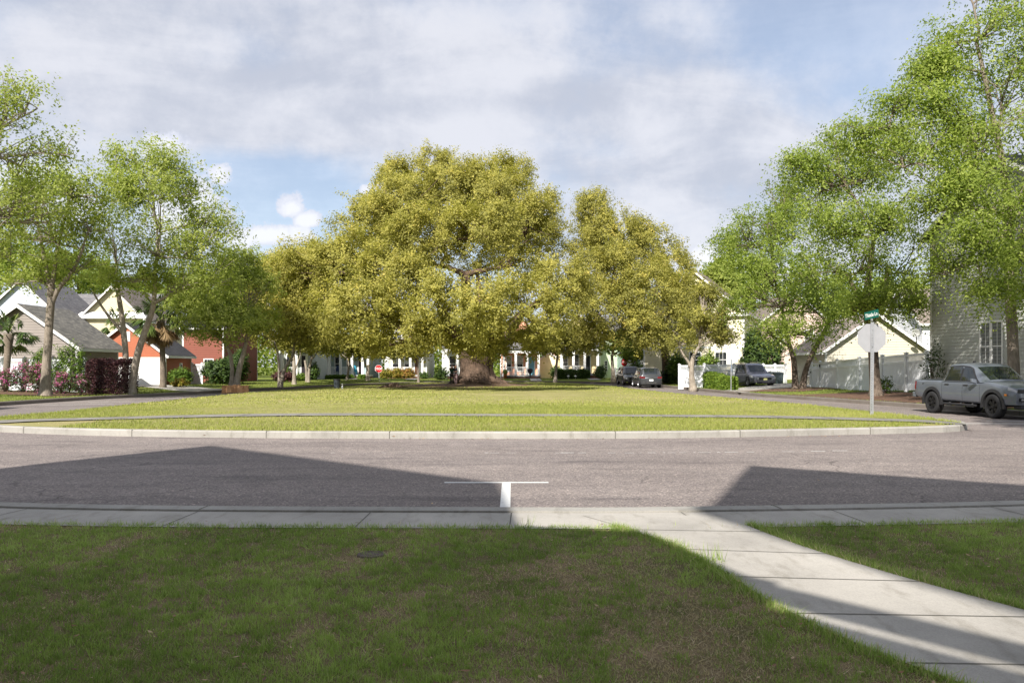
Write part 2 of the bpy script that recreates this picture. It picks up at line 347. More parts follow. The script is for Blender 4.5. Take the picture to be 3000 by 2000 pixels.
def land_z(x, y, d=None):
    if d is None: d = pdist(x, y, OA)
    return .15 + .20 * sstep(1, 7, d) * sstep(16, 26, y)
def inside(x, y, A):
    """vectorised point in polygon"""
    x = np.asarray(x); y = np.asarray(y); r = np.zeros(x.shape, bool); B = np.roll(A, -1, 0)
    for (x0, y0), (x1, y1) in zip(A, B):
        if y0 == y1: continue
        c = ((y0 > y) != (y1 > y)) & (x < (x1 - x0) * (y - y0) / (y1 - y0) + x0); r ^= c
    return r

g = MB(); g.box(-1500, 1500, -600, 2400, -1.2, -.25)
tag(g.build('ground', mt['lawn_far']), kind='structure')
# outer land: rings that spread outwards from the kerb
mb = MB(); ds = [0.17, .6, 1, 2, 3, 4, 5, 6, 7, 10, 16, 30, 60, 140, 500, 1600]; n = len(OUTER); vs = []
ctr = Vector((-2, 48))
for j, d in enumerate(ds):
    for i, p in enumerate(OUTER):
        q = p + NO[i] * min(d, 7)
        if d > 7: q = q + (q - ctr).normalized() * (d - 7)
        vs.append((q.x, q.y, land_z(q.x, q.y, min(d, 7))))
mb.add(vs, [(j * n + i, (j + 1) * n + i, (j + 1) * n + (i + 1) % n, j * n + (i + 1) % n) for j in range(len(ds) - 1) for i in range(n)])
near = [Vector((v[0], v[1])) for v in vs]
mb.m = [1 if (vs[f[0]][1] < 19) else 0 for f in mb.f]
tag(mb.build('lawn', [mt['lawn_far'], mt['lawn_near']], smooth=True), kind='structure')
# road
mb = MB(); mb.add([(p.x + NO[i].x * .1, p.y + NO[i].y * .1, 0) for i, p in enumerate(OUTER)], [tuple(range(n))])
tag(mb.build('road', mt['asphalt']), kind='structure')

def kerb(pl, nm, inner, outer, h, name, every=3.05):
    """kerb along a loop: face towards the road, rounded top; its joints are thin dark grooves"""
    mb = MB(); k = len(pl); sec = [(inner, -.06), (inner, h - .03), (inner + math.copysign(.03, outer - inner), h), (outer, h), (outer, h - .1)]
    vs = [(p.x + nm[i].x * a, p.y + nm[i].y * a, z) for (a, z) in sec for i, p in enumerate(pl)]
    mb.add(vs, [(j * k + i, j * k + (i + 1) % k, (j + 1) * k + (i + 1) % k, (j + 1) * k + i) for j in range(len(sec) - 1) for i in range(k)])
    acc = 0; mb.cur = 1; dr = 1 if outer > inner else -1
    for i in range(k):
        acc += (pl[(i + 1) % k] - pl[i]).length
        if acc > every:
            acc = 0; p, q = pl[i], nm[i]; t = Vector((-q.y, q.x)) * .009
            a = p + q * (inner - .003 * dr); b = p + q * (outer)
            mb.add([(a.x - t.x, a.y - t.y, 0), (a.x + t.x, a.y + t.y, 0), (a.x + t.x, a.y + t.y, h + .003), (a.x - t.x, a.y - t.y, h + .003), (b.x + t.x, b.y + t.y, h + .003), (b.x - t.x, b.y - t.y, h + .003)], [(0, 1, 2, 3), (3, 2, 4, 5)])
    return tag(mb.build(name, [mt['kerb'], mt['joint']]), kind='structure')
kerb(OUTER, NO, 0, .27, .178, 'kerb')
kerb(INNER, NI, 0, -.19, .17, 'kerb')

# park island
def park_z(x, y):
    d = pdist(x, y, IA); r = math.hypot(x - X(1395, 68), y - 68)
    return .15 + .03 * sstep(.3, 1.2, d) + .22 * math.exp(-(r / 3.2) ** 2) + .03 * math.sin(x * .31 + 1) * math.sin(y * .17) * sstep(1, 6, d)
mb = MB(); k = len(INNER); cp = Vector((-1.5, 50)); vs = []; rs = [0, .5, 1.2, 2, 3, 4.5]
fr = [.93, .82, .7, .58, .46, .34, .22, .1, .03]
for d in rs:
    for i, p in enumerate(INNER):
        q = p - NI[i] * (.185 + d); vs.append((q.x, q.y, park_z(q.x, q.y)))
base = [Vector((v[0], v[1])) for v in vs[-k:]]
for s_ in fr:
    for q0 in base:
        q = cp + (q0 - cp) * s_; vs.append((q.x, q.y, park_z(q.x, q.y)))
m_ = len(rs) + len(fr)
mb.add(vs, [(j * k + i, j * k + (i + 1) % k, (j + 1) * k + (i + 1) % k, (j + 1) * k + i) for j in range(m_ - 1) for i in range(k)] + [tuple((m_ - 1) * k + i for i in range(k))])
tag(mb.build('park_lawn', mt['lawn_park'], smooth=True), kind='structure')
tx, ty = X(1395, 68), 68
mb = MB(); 
for j in range(6):
    for i in range(40):
        t = i / 40 * 2 * math.pi; r = [0.01, 1.6, 2.6, 3.6, 4.6, 5.4][j] * (1 + .18 * math.sin(3 * t + 1) + .12 * math.sin(7 * t)) * (1.25 if math.cos(t) < 0 else 1)
        x, y = tx + r * math.cos(t), ty + r * math.sin(t) * .9; mb.v.append((x, y, park_z(x, y) + [.03, .03, .03, .03, .02, -.03][j]))
mb.f = [[j * 40 + i, j * 40 + (i + 1) % 40, (j + 1) * 40 + (i + 1) % 40, (j + 1) * 40 + i] for j in range(5) for i in range(40)]; mb.m = [0] * len(mb.f)
tag(mb.build('bare_earth', M('root_litter', (.15, .095, .055), 1, .5, 3, .8, 30), smooth=True), kind='structure')

# concrete sheets
def ribbon(a, b, z, name, joint=1.5, jw=.012, zf=None, mat='concrete'):
    mb = MB(); zz = lambda p: (zf(p.x, p.y) + z) if zf else z
    for i in range(len(a) - 1):
        mb.add([(a[i].x, a[i].y, zz(a[i])), (b[i].x, b[i].y, zz(b[i])), (b[i + 1].x, b[i + 1].y, zz(b[i + 1])), (a[i + 1].x, a[i + 1].y, zz(a[i + 1]))], [(0, 1, 2, 3)])
    acc = 0; mb.cur = 1
    for i in range(len(a) - 1):
        acc += (a[i + 1] - a[i]).length
        if acc >= joint:
            acc = 0; d = (a[i + 1] - a[i]).normalized() * jw; p, q = a[i], b[i]; e = .004
            mb.add([(p.x - d.x, p.y - d.y, zz(p) + e), (q.x - d.x, q.y - d.y, zz(q) + e), (q.x + d.x, q.y + d.y, zz(q) + e), (p.x + d.x, p.y + d.y, zz(p) + e)], [(0, 1, 2, 3)])
    return tag(mb.build(name, [mt[mat], mt['joint']]), kind='structure')
idx = [i for i in range(n) if OUTER[i].y < 15]; idx = sorted(idx, key=lambda i: OUTER[i].x)
ribbon([OUTER[i] + NO[i] * .285 for i in idx], [OUTER[i] + NO[i] * 1.14 for i in idx], .158, 'sidewalk', 1.5, .005)
PATH_L = spline([(.75, 8.75), (1.05, 8.2), (1.25, 7.75), (1.46, 7.3), (1.62, 6.5), (1.78, 5.42), (2.02, 4.6), (2.30, 4.0), (2.75, 2.6), (3.2, .5)], .1, False)
PATH_R = spline([(2.25, 8.75), (2.36, 8.15), (2.52, 7.45), (2.74, 6.75), (3.02, 6.05), (3.36, 5.33), (3.75, 4.5), (4.1, 3.6), (4.5, 2.2), (4.9, .3)], .1, False)
kk = min(len(PATH_L), len(PATH_R))
def resample(pl, m_):
    L_ = [0]
    for i in range(1, len(pl)): L_.append(L_[-1] + (pl[i] - pl[i - 1]).length)
    out = []
    for j in range(m_):
        s_ = L_[-1] * j / (m_ - 1); i = 1
        while i < len(pl) - 1 and L_[i] < s_: i += 1
        t = (s_ - L_[i - 1]) / max(1e-6, L_[i] - L_[i - 1]); out.append(pl[i - 1].lerp(pl[i], t))
    return out
PATH_L = resample(PATH_L, 140); PATH_R = resample(PATH_R, 140)
ribbon(PATH_L, PATH_R, .1625, 'garden_path', .93, .006)
PATHPOLY = np.array([tuple(p) for p in PATH_L] + [tuple(p) for p in PATH_R[::-1]])
# path across the front of the park
pa, pb = [], []
for i in range(121):
    x = -15.6 + 28.1 * i / 120; yc = 26.4 - (3.6 * (abs(x + .2) / 12.6) ** 2.2 if x > 0 else 3.7 * (abs(x + .2) / 15.2) ** 2.4)
    pa.append(Vector((x, yc - .62))); pb.append(Vector((x, yc + .62)))
mt['old_path'] = concrete('old_path_concrete', (.24, .225, .20), 50, .7)
PARKPATH = np.array([tuple(p) for p in pa] + [tuple(p) for p in pb[::-1]])
ribbon(pa, pb, .03, 'park_path', 1.5, .012, park_z, 'old_path')

def drape(c, name, z=.03, mat='concrete', m_=14):
    mb = MB(); c = [Vector(p) for p in c]
    for j in range(m_ + 1):
        for i in range(m_ + 1):
            p = c[0].lerp(c[1], i / m_).lerp(c[3].lerp(c[2], i / m_), j / m_); mb.v.append((p.x, p.y, land_z(p.x, p.y) + z))
    mb.f = [[j * (m_ + 1) + i, j * (m_ + 1) + i + 1, (j + 1) * (m_ + 1) + i + 1, (j + 1) * (m_ + 1) + i] for j in range(m_) for i in range(m_)]; mb.m = [0] * len(mb.f)
    return tag(mb.build(name, mt[mat], smooth=True), kind='structure')
drape([(13.9, 50), (14.1, 55.5), (23.5, 68), (23.5, 58.5)], 'driveway')
drape([(-20.1, 51.6), (-18.9, 56.2), (-27, 61.4), (-32, 61.4)], 'driveway')
for px in (1582, 1752, 1038, 1216): 
    x = X(px, 91); drape([(x - .6 - .4, 89.6), (x + .6 - .4, 89.6), (x + .1, 95.6), (x - 1.1, 95.6)], 'walkway', .03, 'concrete', 6)
drape([(15.2, 46), (18.6, 31), (22.5, 31), (21, 46)], 'pine_straw_bed', .026, 'straw')
drape([(13.9, 52.5), (17.6, 49.5), (20.6, 51), (20, 56)], 'pine_straw_bed', .034, 'straw')
drape([(-31, 42.5), (-23.6, 43), (-23.2, 46.5), (-31, 47)], 'planting_bed', .026, 'straw')

# painted markings
def strip(a, b, w, name, mat='paint', z=.004):
    a, b = Vector(a), Vector(b); d = (b - a).normalized(); t = Vector((-d.y, d.x)) * w / 2; mb = MB(); k_ = max(1, int((b - a).length / .5))
    for i in range(k_):
        p, q = a.lerp(b, i / k_), a.lerp(b, (i + 1) / k_); j = lambda: rnd.uniform(-.004, .004)
        mb.quad((p.x - t.x, p.y - t.y + j(), z), (q.x - t.x, q.y - t.y + j(), z), (q.x + t.x, q.y + t.y + j(), z), (p.x + t.x, p.y + t.y + j(), z))
    return mb, mat, name
def mark(*parts):
    for mb, mat, name in parts: tag(mb.build(name, mt[mat]), kind='structure')
mb, _, _ = strip((-1.02, 12.35), (.55, 12.35), .105, '')
m2, _, _ = strip((-.085, 9.23), (-.085, 12.29), .13, ''); mb.add(m2.v, m2.f)
tag(mb.build('parking_marking', mt['paint']), kind='structure')
mark(strip((13.0, 25.2), (15.9, 25.0), .11, 'stop_line'))
mark(strip((15.3, 26.4), (16.6, 26.3), .1, 'parking_marking'))
for a, b in (((-21.2, 36.8), (-18.6, 38.3)), ((-20.7, 40), (-15.8, 41.4)), ((-19.6, 43.6), (-15.9, 45.6)), ((-19.4, 48), (-16.6, 50))): mark(strip(a, b, .1, 'parking_marking'))
# old, half worn parking line along the near road
mb = MB(); r2 = random.Random(3); x = -5.2
while x < 6.7:
    l = r2.uniform(.03, .32) * (1 if x > 0 else .7)
    if r2.random() < (.75 if x > 1 else .42):
        y = 16.55 + .035 * max(0, x - 2) ** 1.6 + r2.uniform(-.012, .012); w = r2.uniform(.02, .06)
        mb.quad((x, y, .004), (x + l, y + .012, .004), (x + l, y + .012 + w, .004), (x, y + w, .004))
    x += l + r2.uniform(.01, .2)
tag(mb.build('worn_parking_line', mt['worn_paint']), kind='structure')

# ------------------------------------------------------------------ grass as blades
def lowfreq(x, y, seed, sc):
    r = np.random.RandomState(seed); v = np.zeros_like(x)
    for k_ in range(9):
        a, ph, f_ = r.uniform(0, 6.28), r.uniform(0, 6.28), sc * 1.35 ** k_ * r.uniform(.7, 1.3)
        v += np.sin((x * np.cos(a) + y * np.sin(a)) * f_ + ph) / 1.25 ** k_
    return v / 3.0
def blades(name, x, y, z, h, w, tone, mat, lean=.45, seed=1):
    r = np.random.RandomState(seed); N_ = len(x); a = r.uniform(0, 2 * np.pi, N_); l = r.normal(0, lean, N_) * h; b = r.uniform(0, 2 * np.pi, N_)
    V = np.zeros((N_, 3, 3)); V[:, 0, 0] = x - np.cos(a) * w; V[:, 0, 1] = y - np.sin(a) * w; V[:, 0, 2] = z - .01
    V[:, 1, 0] = x + np.cos(a) * w; V[:, 1, 1] = y + np.sin(a) * w; V[:, 1, 2] = z - .01
    V[:, 2, 0] = x + np.cos(b) * l; V[:, 2, 1] = y + np.sin(b) * l; V[:, 2, 2] = z + h
    o = npmesh(name, V.reshape(-1, 3), 3, np.clip(tone, 0, 1), mat); return tag(o, kind='stuff')
R = np.random.RandomState(11)
def near_lawn():
    so_ = np.array(sorted([(OUTER[i].x + NO[i].x * 1.03, OUTER[i].y + NO[i].y * 1.03) for i in idx]))
    def pts(N_, pw=1.15):
        y = 3.3 + (8.6 - 3.3) * R.rand(N_) ** pw; x = (R.rand(N_) * 2 - 1) * (.9 * y + 3)
        ok = ~inside(x, y, PATHPOLY) & (y < np.interp(x, so_[:, 0], so_[:, 1]) + .04 * lowfreq(x, x * 0, 5, 3)); return x[ok], y[ok]
    def bareness(x, y):
        return lowfreq(x, y, 2, 1.0) * .5 + lowfreq(x, y, 8, 3.2) * .7 + .45 * lowfreq(x, y, 14, 8) + np.where((x > -.3) & (x < 2.2) & (y < 6.6), .42, -.12)
    # tufts of living grass
    cx, cy = pts(40000); b = bareness(cx, cy); keep = R.rand(len(cx)) < np.clip(1.0 - .85 * (b + .1), .22, 1); cx, cy, b = cx[keep], cy[keep], b[keep]
    m_ = 14; k_ = np.repeat(np.arange(len(cx)), m_); ct = np.clip(.34 + .2 * lowfreq(cx, cy, 9, 2) + R.normal(0, .12, len(cx)), .02, .7); sz = R.uniform(.55, 1.3, len(cx)) * (1 - .35 * np.clip(b, 0, 1))
    x = cx[k_] + R.normal(0, .022, len(k_)); y = cy[k_] + R.normal(0, .022, len(k_)); ok = ~inside(x, y, PATHPOLY); x, y, k_ = x[ok], y[ok], k_[ok]
    blades('lawn_grass', x, y, np.full(len(x), .15), R.uniform(.022, .055, len(x)) * sz[k_], R.uniform(.0017, .0042, len(x)), np.clip(ct[k_] + R.normal(0, .07, len(x)), 0, .71), mt['blade_near'], .95, 3)
    # low dead thatch between them
    x, y = pts(280000); b = bareness(x, y); keep = R.rand(len(x)) < np.clip(.42 + .75 * b, .1, 1); x, y = x[keep], y[keep]
    blades('dead_thatch', x, y, np.full(len(x), .156), R.uniform(.004, .016, len(x)), R.uniform(.0015, .0035, len(x)), R.uniform(.77, 1, len(x)), mt['blade_near'], 3.2, 4)
near_lawn()
def edge_tufts():
    # longer growth hanging over the path edges and round the drain cover
    xs, ys = [], []
    for pl, s_ in ((PATH_L, -1), (PATH_R, 1)):
        for i in range(len(pl) - 1):
            for _ in range(60):
                p = pl[i].lerp(pl[i + 1], R.rand()); xs.append(p.x + s_ * abs(R.normal(.0, .06)) + R.normal(0, .012)); ys.append(p.y + R.normal(0, .03))
    for i in idx:
        for _ in range(70):
            if abs(OUTER[i].x) < 8: p = OUTER[i] + NO[i] * (1.06 + abs(R.normal(0, .07))); xs.append(p.x + R.uniform(-.3, .3)); ys.append(p.y + R.normal(0, .015))
    x = np.array(xs); y = np.array(ys); so2 = np.array(sorted([(OUTER[i].x + NO[i].x * 1.0, OUTER[i].y + NO[i].y * 1.0) for i in idx])); ok = (y < np.interp(x, so2[:, 0], so2[:, 1])) & (y > 3.2)
    pp = inside(x, y, PATHPOLY) & (R.rand(len(x)) < .8); ok &= ~pp; x, y = x[ok], y[ok]
    t = np.where(R.rand(len(x)) < .16, R.uniform(.75, 1, len(x)), R.uniform(.1, .66, len(x)))
    blades('edge_grass', x, y, np.full(len(x), .15), R.uniform(.03, .085, len(x)), R.uniform(.002, .0045, len(x)), t, mt['blade_near'], .75, 5)
    # separate tall tufts
    xs, ys, hs = [], [], []
    for (px, py, c_, hh, sp) in ((2090, 1655, 40, .2, .05), (1548, 1556, 22, .17, .05), (2010, 1612, 16, .1, .04), (1985, 1600, 14, .1, .03), (1340, 1905, 10, .24, .02), (2720, 1556, 60, .09, .1), (95, 1548, 20, .08, .08), (690, 1552, 14, .09, .08)):
        Y_ = F * 1.62 / (py - HZ); q = P(px, py, Y_)
        for _ in range(c_): xs.append(q.x + R.normal(0, sp)); ys.append(q.y + R.normal(0, sp)); hs.append(hh * R.uniform(.5, 1))
    blades('tall_grass', np.array(xs), np.array(ys), np.full(len(xs), .15), np.array(hs), np.full(len(xs), .004), R.uniform(.1, .6, len(xs)), mt['blade_near'], .35, 6)
edge_tufts()
def park_grass(n_, y0, y1, pw, h0, h1, w, seed, name):
    r = np.random.RandomState(seed); y = y0 + (y1 - y0) * r.rand(n_) ** pw; x = (r.rand(n_) * 2 - 1) * 17
    ok = inside(x, y, IA) & ~inside(x, y, PARKPATH); x, y = x[ok], y[ok]
    IB = np.array([(p.x - NI[i].x * .16, p.y - NI[i].y * .16) for i, p in enumerate(INNER)]); ok = inside(x, y, IB); x, y = x[ok], y[ok]
    ok = (np.hypot(x - tx, (y - ty) / .9) > 4.6) & ~((y < 25.3 - .022 * x * x) & (x > 10.9)) & ~((y < 26 - .016 * x * x) & (x < -11.8)); x, y = x[ok], y[ok]
    p1 = lowfreq(x, y, 21, .28); p2 = lowfreq(x, y, 22, 1.1)
    tan = np.exp(-((y - 45) / 16) ** 2); tone = .42 + .12 * p1 + .12 * p2 + .20 * tan + r.normal(0, .12, len(x))
    h = r.uniform(h0, h1, len(x)) * (1 - .35 * tan) * (1 + .25 * p2)
    blades(name, x, y, np.full(len(x), .175), h, np.full(len(x), w) * r.uniform(.6, 1.3, len(x)), tone, mt['blade_park'], .5, seed)
park_grass(170000, 19.9, 33, 1.0, .03, .095, .009, 31, 'park_grass')
park_grass(90000, 33, 80, 1.25, .03, .085, .028, 32, 'park_grass')
# verges beyond the road
def verge_grass():
    r = np.random.RandomState(41); xs, ys, zs = [], [], []
    for i in range(n):
        if OUTER[i].y < 26: continue
        for _ in range(130):
            d = .3 + r.rand() ** 1.3 * 6.5; p = OUTER[i] + NO[i] * d; t = NO[i]; xs.append(p.x - t.y * r.uniform(-.4, .4)); ys.append(p.y + t.x * r.uniform(-.4, .4)); zs.append(land_z(0, 30, d))
    x, y, z = np.array(xs), np.array(ys), np.array(zs)
    for poly in ([(13.9, 50), (14.1, 55.5), (23.5, 68), (23.5, 58.5)], [(-20.1, 51.6), (-18.9, 56.2), (-27, 61.4), (-32, 61.4)], [(15.2, 46), (18.6, 31), (22.5, 31), (21, 46)]):
        ok = ~inside(x, y, np.array(poly)); x, y, z = x[ok], y[ok], z[ok]
    blades('verge_grass', x, y, z, r.uniform(.03, .09, len(x)), r.uniform(.012, .03, len(x)), .18 + .2 * r.rand(len(x)) + .1 * lowfreq(x, y, 4, .5), mt['blade_park'], .5, 42)
verge_grass()
# leaf litter
def litter():
    r = np.random.RandomState(51); V = []; tn = []
    spots = [(1365, 1975, .035), (1270, 1480, .03), (515, 1810, .022), (625, 1795, .015), (810, 1635, .02), (525, 1735, .02), (1015, 1650, .025), (1200, 1560, .02), (2395, 1410, .03), (2540, 1354, .02), (600, 1440, .02), (390, 1405, .02), (2480, 1425, .02), (685, 1368, .03), (970, 1630, .03), (1155, 1280, .06), (600, 1277, .05)]
    for (px, py, s_) in spots:
        hgt = 0 if 1282 < py < 1480 else .19; Y_ = F * (EYE - hgt) / (py - HZ); q = P(px, py, Y_)
        for _ in range(2 if s_ > .045 else 1): V.append((q.x + r.normal(0, s_ * .4), q.y + r.normal(0, s_ * .4), q.z + .02, s_)); tn.append(r.uniform(.2, 1))
    for _ in range(620):
        y = r.uniform(3.6, 8.3); x = r.uniform(-.65, .65) * y
        if inside(np.array([x]), np.array([y]), PATHPOLY)[0]: continue
        V.append((x, y, .178 + r.rand() * .02, r.uniform(.007, .024))); tn.append(r.rand())
    for _ in range(90):
        x = r.uniform(-11, 9); V.append((x, 19.8 + .012 * x * x - r.uniform(.02, .16), .012, r.uniform(.012, .04))); tn.append(r.rand())
    for _ in range(500):
        i = r.randint(n); 
        if OUTER[i].x < 8 or OUTER[i].y < 24: continue
        p = OUTER[i] - NO[i] * abs(r.normal(.1, .9)); V.append((p.x, p.y, .012, r.uniform(.02, .05))); tn.append(r.rand())
    for _ in range(700):
        a = r.rand() * 6.28; d = abs(r.normal(0, 5)); x, y = tx + math.cos(a) * d, ty + math.sin(a) * d * .8; V.append((x, y, park_z(x, y) + .06, r.uniform(.04, .09))); tn.append(r.rand())
    out = []
    for (x, y, z, s_) in V:
        a = r.rand() * 6.28; c, s2 = math.cos(a), math.sin(a); t1, t2 = r.uniform(-.5, .5), r.uniform(-.5, .5)
        out += [(x - c * s_, y - s2 * s_, z), (x + s2 * s_ * .45, y - c * s_ * .45, z + s_ * t1 * .4), (x + c * s_, y + s2 * s_, z + s_ * abs(t2)), (x - s2 * s_ * .45, y + c * s_ * .45, z)]
    tag(npmesh('fallen_leaves', np.array(out), 4, np.array(tn), foliage('dry_leaves', [(0, (.10, .045, .02)), (.6, (.26, .13, .06)), (1, (.5, .36, .22))], .1)), kind='stuff')
litter()
# round drain cover in the near lawn
dr = empty('drain_cover', (X(1090, 7.0), 6.95, .165)); tag(dr, 'round flat stone drain cover half buried in the shaded lawn', 'drain cover')
mb = MB(); mb.lathe([(0.005, -.002), (.05, -.002), (.054, -.006), (.09, -.006), (.094, .0), (.118, -.002), (.12, -.03)], 28); mb.build('cover', M('worn_stone', (.13, .10, .085), .9, .35, 9, .6, 50), dr, True)
# ------------------------------------------------------------------ trees and shrubs
def E(px, py, Y, rx, rz, ry=None, w=1):
    """a lobe of foliage: centre from the photograph at its real distance, radii in pixels turned into metres"""
    c = P(px, py, Y); s = Y / F; return (c.x, c.y, c.z, rx * s, (ry if ry else rx) * s, rz * s, w)
def crown(root, lobes, n, leaf, spread, mat, seed, cl=14, droop=0.0, fill=.45, tone=(.5, .2), hang=0, name='crown', gaps=2.6, gsc=1.0):
    r = np.random.RandomState(seed); L_ = np.array(lobes); area = L_[:, 6] * (L_[:, 3] * L_[:, 5] + L_[:, 3] * L_[:, 4]); want = max(1, n // cl); nc = int(want * 2.6) if gaps else want
    k = r.choice(len(L_), nc, p=area / area.sum()); d = r.normal(0, 1, (nc, 3)); d /= np.linalg.norm(d, axis=1)[:, None]
    d[:, 2] = np.where((d[:, 2] < -.35) & (r.rand(nc) < .5), -d[:, 2], d[:, 2])
    rad = (1 - fill * r.rand(nc) ** 1.6) * (1 + .17 * np.sin(d[:, 0] * 6 + k * 2.1) * np.cos(d[:, 2] * 7 + k) + .10 * np.sin(d[:, 1] * 11 + d[:, 0] * 9 + k * 5))
    rad = rad + np.where(r.rand(nc) < .12, .28 * r.rand(nc), 0) * (d[:, 2] > -.3)
    C = L_[k, :3] + d * L_[k, 3:6] * rad[:, None]
    if gaps:          # foliage gathers in clumps along the branches and leaves holes between them
        q = np.zeros(nc)
        for j in range(10):
            w = r.normal(0, 1, 3); w *= gsc * (1.3 + .55 * j) / np.linalg.norm(w) / max(.75, spread * 1.7); q += np.sin(C @ w + r.uniform(0, 6.28)) / (1 + .12 * j)
        keep = np.argsort(-(q + r.normal(0, .8, nc) / gaps))[:want]; C, d, k = C[keep], d[keep], k[keep]; nc = want
    # leaves of one twig
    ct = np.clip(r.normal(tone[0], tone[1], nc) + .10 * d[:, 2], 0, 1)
    ax = r.normal(0, 1, (nc, 3)) + d * 1.2; ax[:, 2] += .2 - droop; ax /= np.linalg.norm(ax, axis=1)[:, None]
    m_ = cl; kk_ = np.repeat(np.arange(nc), m_); N_ = nc * m_; t = r.rand(N_) * 2 - .6
    pos = C[kk_] + ax[kk_] * (t * spread * 1.35)[:, None] + r.normal(0, spread * .27, (N_, 3)) * np.array([1, 1, .8])
    if hang: pos[:, 2] -= hang * np.maximum(0, t) ** 1.5
    nn = d[kk_] * .8 + r.normal(0, .5, (N_, 3)); nn[:, 2] += .35; nn /= np.linalg.norm(nn, axis=1)[:, None]
    u = np.cross(nn, r.normal(0, 1, (N_, 3))); u /= np.linalg.norm(u, axis=1)[:, None] + 1e-9; v = np.cross(nn, u)
    s = leaf * r.uniform(.55, 1.35, N_); a = u * s[:, None]; b = v * (s * .52)[:, None]
    V = np.stack([pos - a, pos - b, pos + a, pos + b], 1).reshape(-1, 3)
    ok = np.repeat(pos[:, 2] > .25, 4); tn = np.clip(ct[kk_] + r.normal(0, .05, N_), 0, 1)
    V = V[ok]; tn = tn[pos[:, 2] > .25]
    V -= np.array(root.location) if root else 0
    return npmesh(name, V, 4, tn, mat, root), C
def limb(mb, a, b, r0, r1, r, bend=.12, seg=6, n=7, up=0):
    a, b = Vector(a), Vector(b); L_ = (b - a).length; o = Vector((r.uniform(-1, 1), r.uniform(-1, 1), r.uniform(-.2, .9) + up)) * L_ * bend; pts = []; rr = []
    for i in range(seg + 1):
        t = i / seg; p = a.lerp(b, t) + o * 4 * t * (1 - t) * .5 + Vector((r.uniform(-1, 1), r.uniform(-1, 1), r.uniform(-1, 1))) * L_ * .014 * (0 < i < seg); pts.append(p); rr.append(r0 + (r1 - r0) * t ** .8)
    mb.tube(pts, rr, n, True, .05, r.random() * 6); return pts
def tree(name, label, base, stems, lobes, n, leaf, spread, leafmat, barkmat, seed, cl=14, twigs=60, cat='tree', group=None, fill=.5, tone=(.5, .2), droop=0, hang=0, flare=1.5, tw=.035, reach=1):
    """stems: list of [(point, radius), ...] world points; limbs run on from the stem ends to every lobe, twigs from the lobes to the leaves"""
    r = random.Random(seed); root = empty(name, base); tag(root, label, cat, group)
    B = Vector(base); mb = MB(); ends = []
    for st in stems:
        pts = [Vector(p) - B for p, _ in st]; rr = [q for _, q in st]
        # refine with a smooth curve
        P2, R2 = [], []
        for i in range(len(pts) - 1):
            a, b, c, d = pts[max(i - 1, 0)], pts[i], pts[i + 1], pts[min(i + 2, len(pts) - 1)]
            for j in range(5):
                t = j / 5; P2.append(.5 * ((2 * b) + (c - a) * t + (2 * a - 5 * b + 4 * c - d) * t * t + (3 * b - a - 3 * c + d) * t ** 3)); R2.append(rr[i] + (rr[i + 1] - rr[i]) * t)
        P2.append(pts[-1]); R2.append(rr[-1])
        z0 = P2[0].z
        for i, p in enumerate(P2): R2[i] *= 1 + (flare - 1) * math.exp(-(p.z - z0) / .35)
        mb.tube([P2[0] - Vector((0, 0, .3))] + P2, [R2[0] * 1.1] + R2, 12, True, .07, seed)
        ends += [(P2[int(len(P2) * f_)], R2[int(len(P2) * f_)]) for f_ in (.6, .75, .9)] + [(P2[-1], R2[-1])]
    mains = []
    for lb in lobes:
        c = Vector(lb[:3]) - B; low = c - Vector((0, 0, lb[5] * .25))
        cand = [e for e in ends if e[0].z < low.z + .4] or [min(ends, key=lambda e: e[0].z)]
        e = min(cand, key=lambda e: (e[0] - low).length + .25 * abs(e[0].z - low.z)); L_ = (e[0] - low).length
        if L_ > .2:
            pts = limb(mb, e[0], low, min(e[1] * .75, .06 + L_ * .018), .028 + lb[3] * .006, r, .14, 7, 7, .3); mains.append((pts, lb))
            if len(lobes) > 8: ends.append((pts[4], .05 + lb[3] * .01))
    crown_o, C = crown(root, lobes, n, leaf, spread, leafmat, seed, cl, droop, fill, tone, hang)
    rr_ = np.random.RandomState(seed)
    for q in range(min(twigs, len(C))):
        c = Vector(C[rr_.randint(len(C))]) - B; pts, lb = min(mains, key=lambda m_: (Vector(m_[1][:3]) - B - c).length) if mains else (None, None)
        if not pts: break
        s_ = pts[rr_.randint(3, len(pts))]
        if (s_ - c).length < lb[3] * 2.2 * reach: limb(mb, s_, c, tw, .012, r, .13, 5, 5)
    mb.build('trunk', barkmat, root, True)
    return root
G = lambda x, y: land_z(x, y)

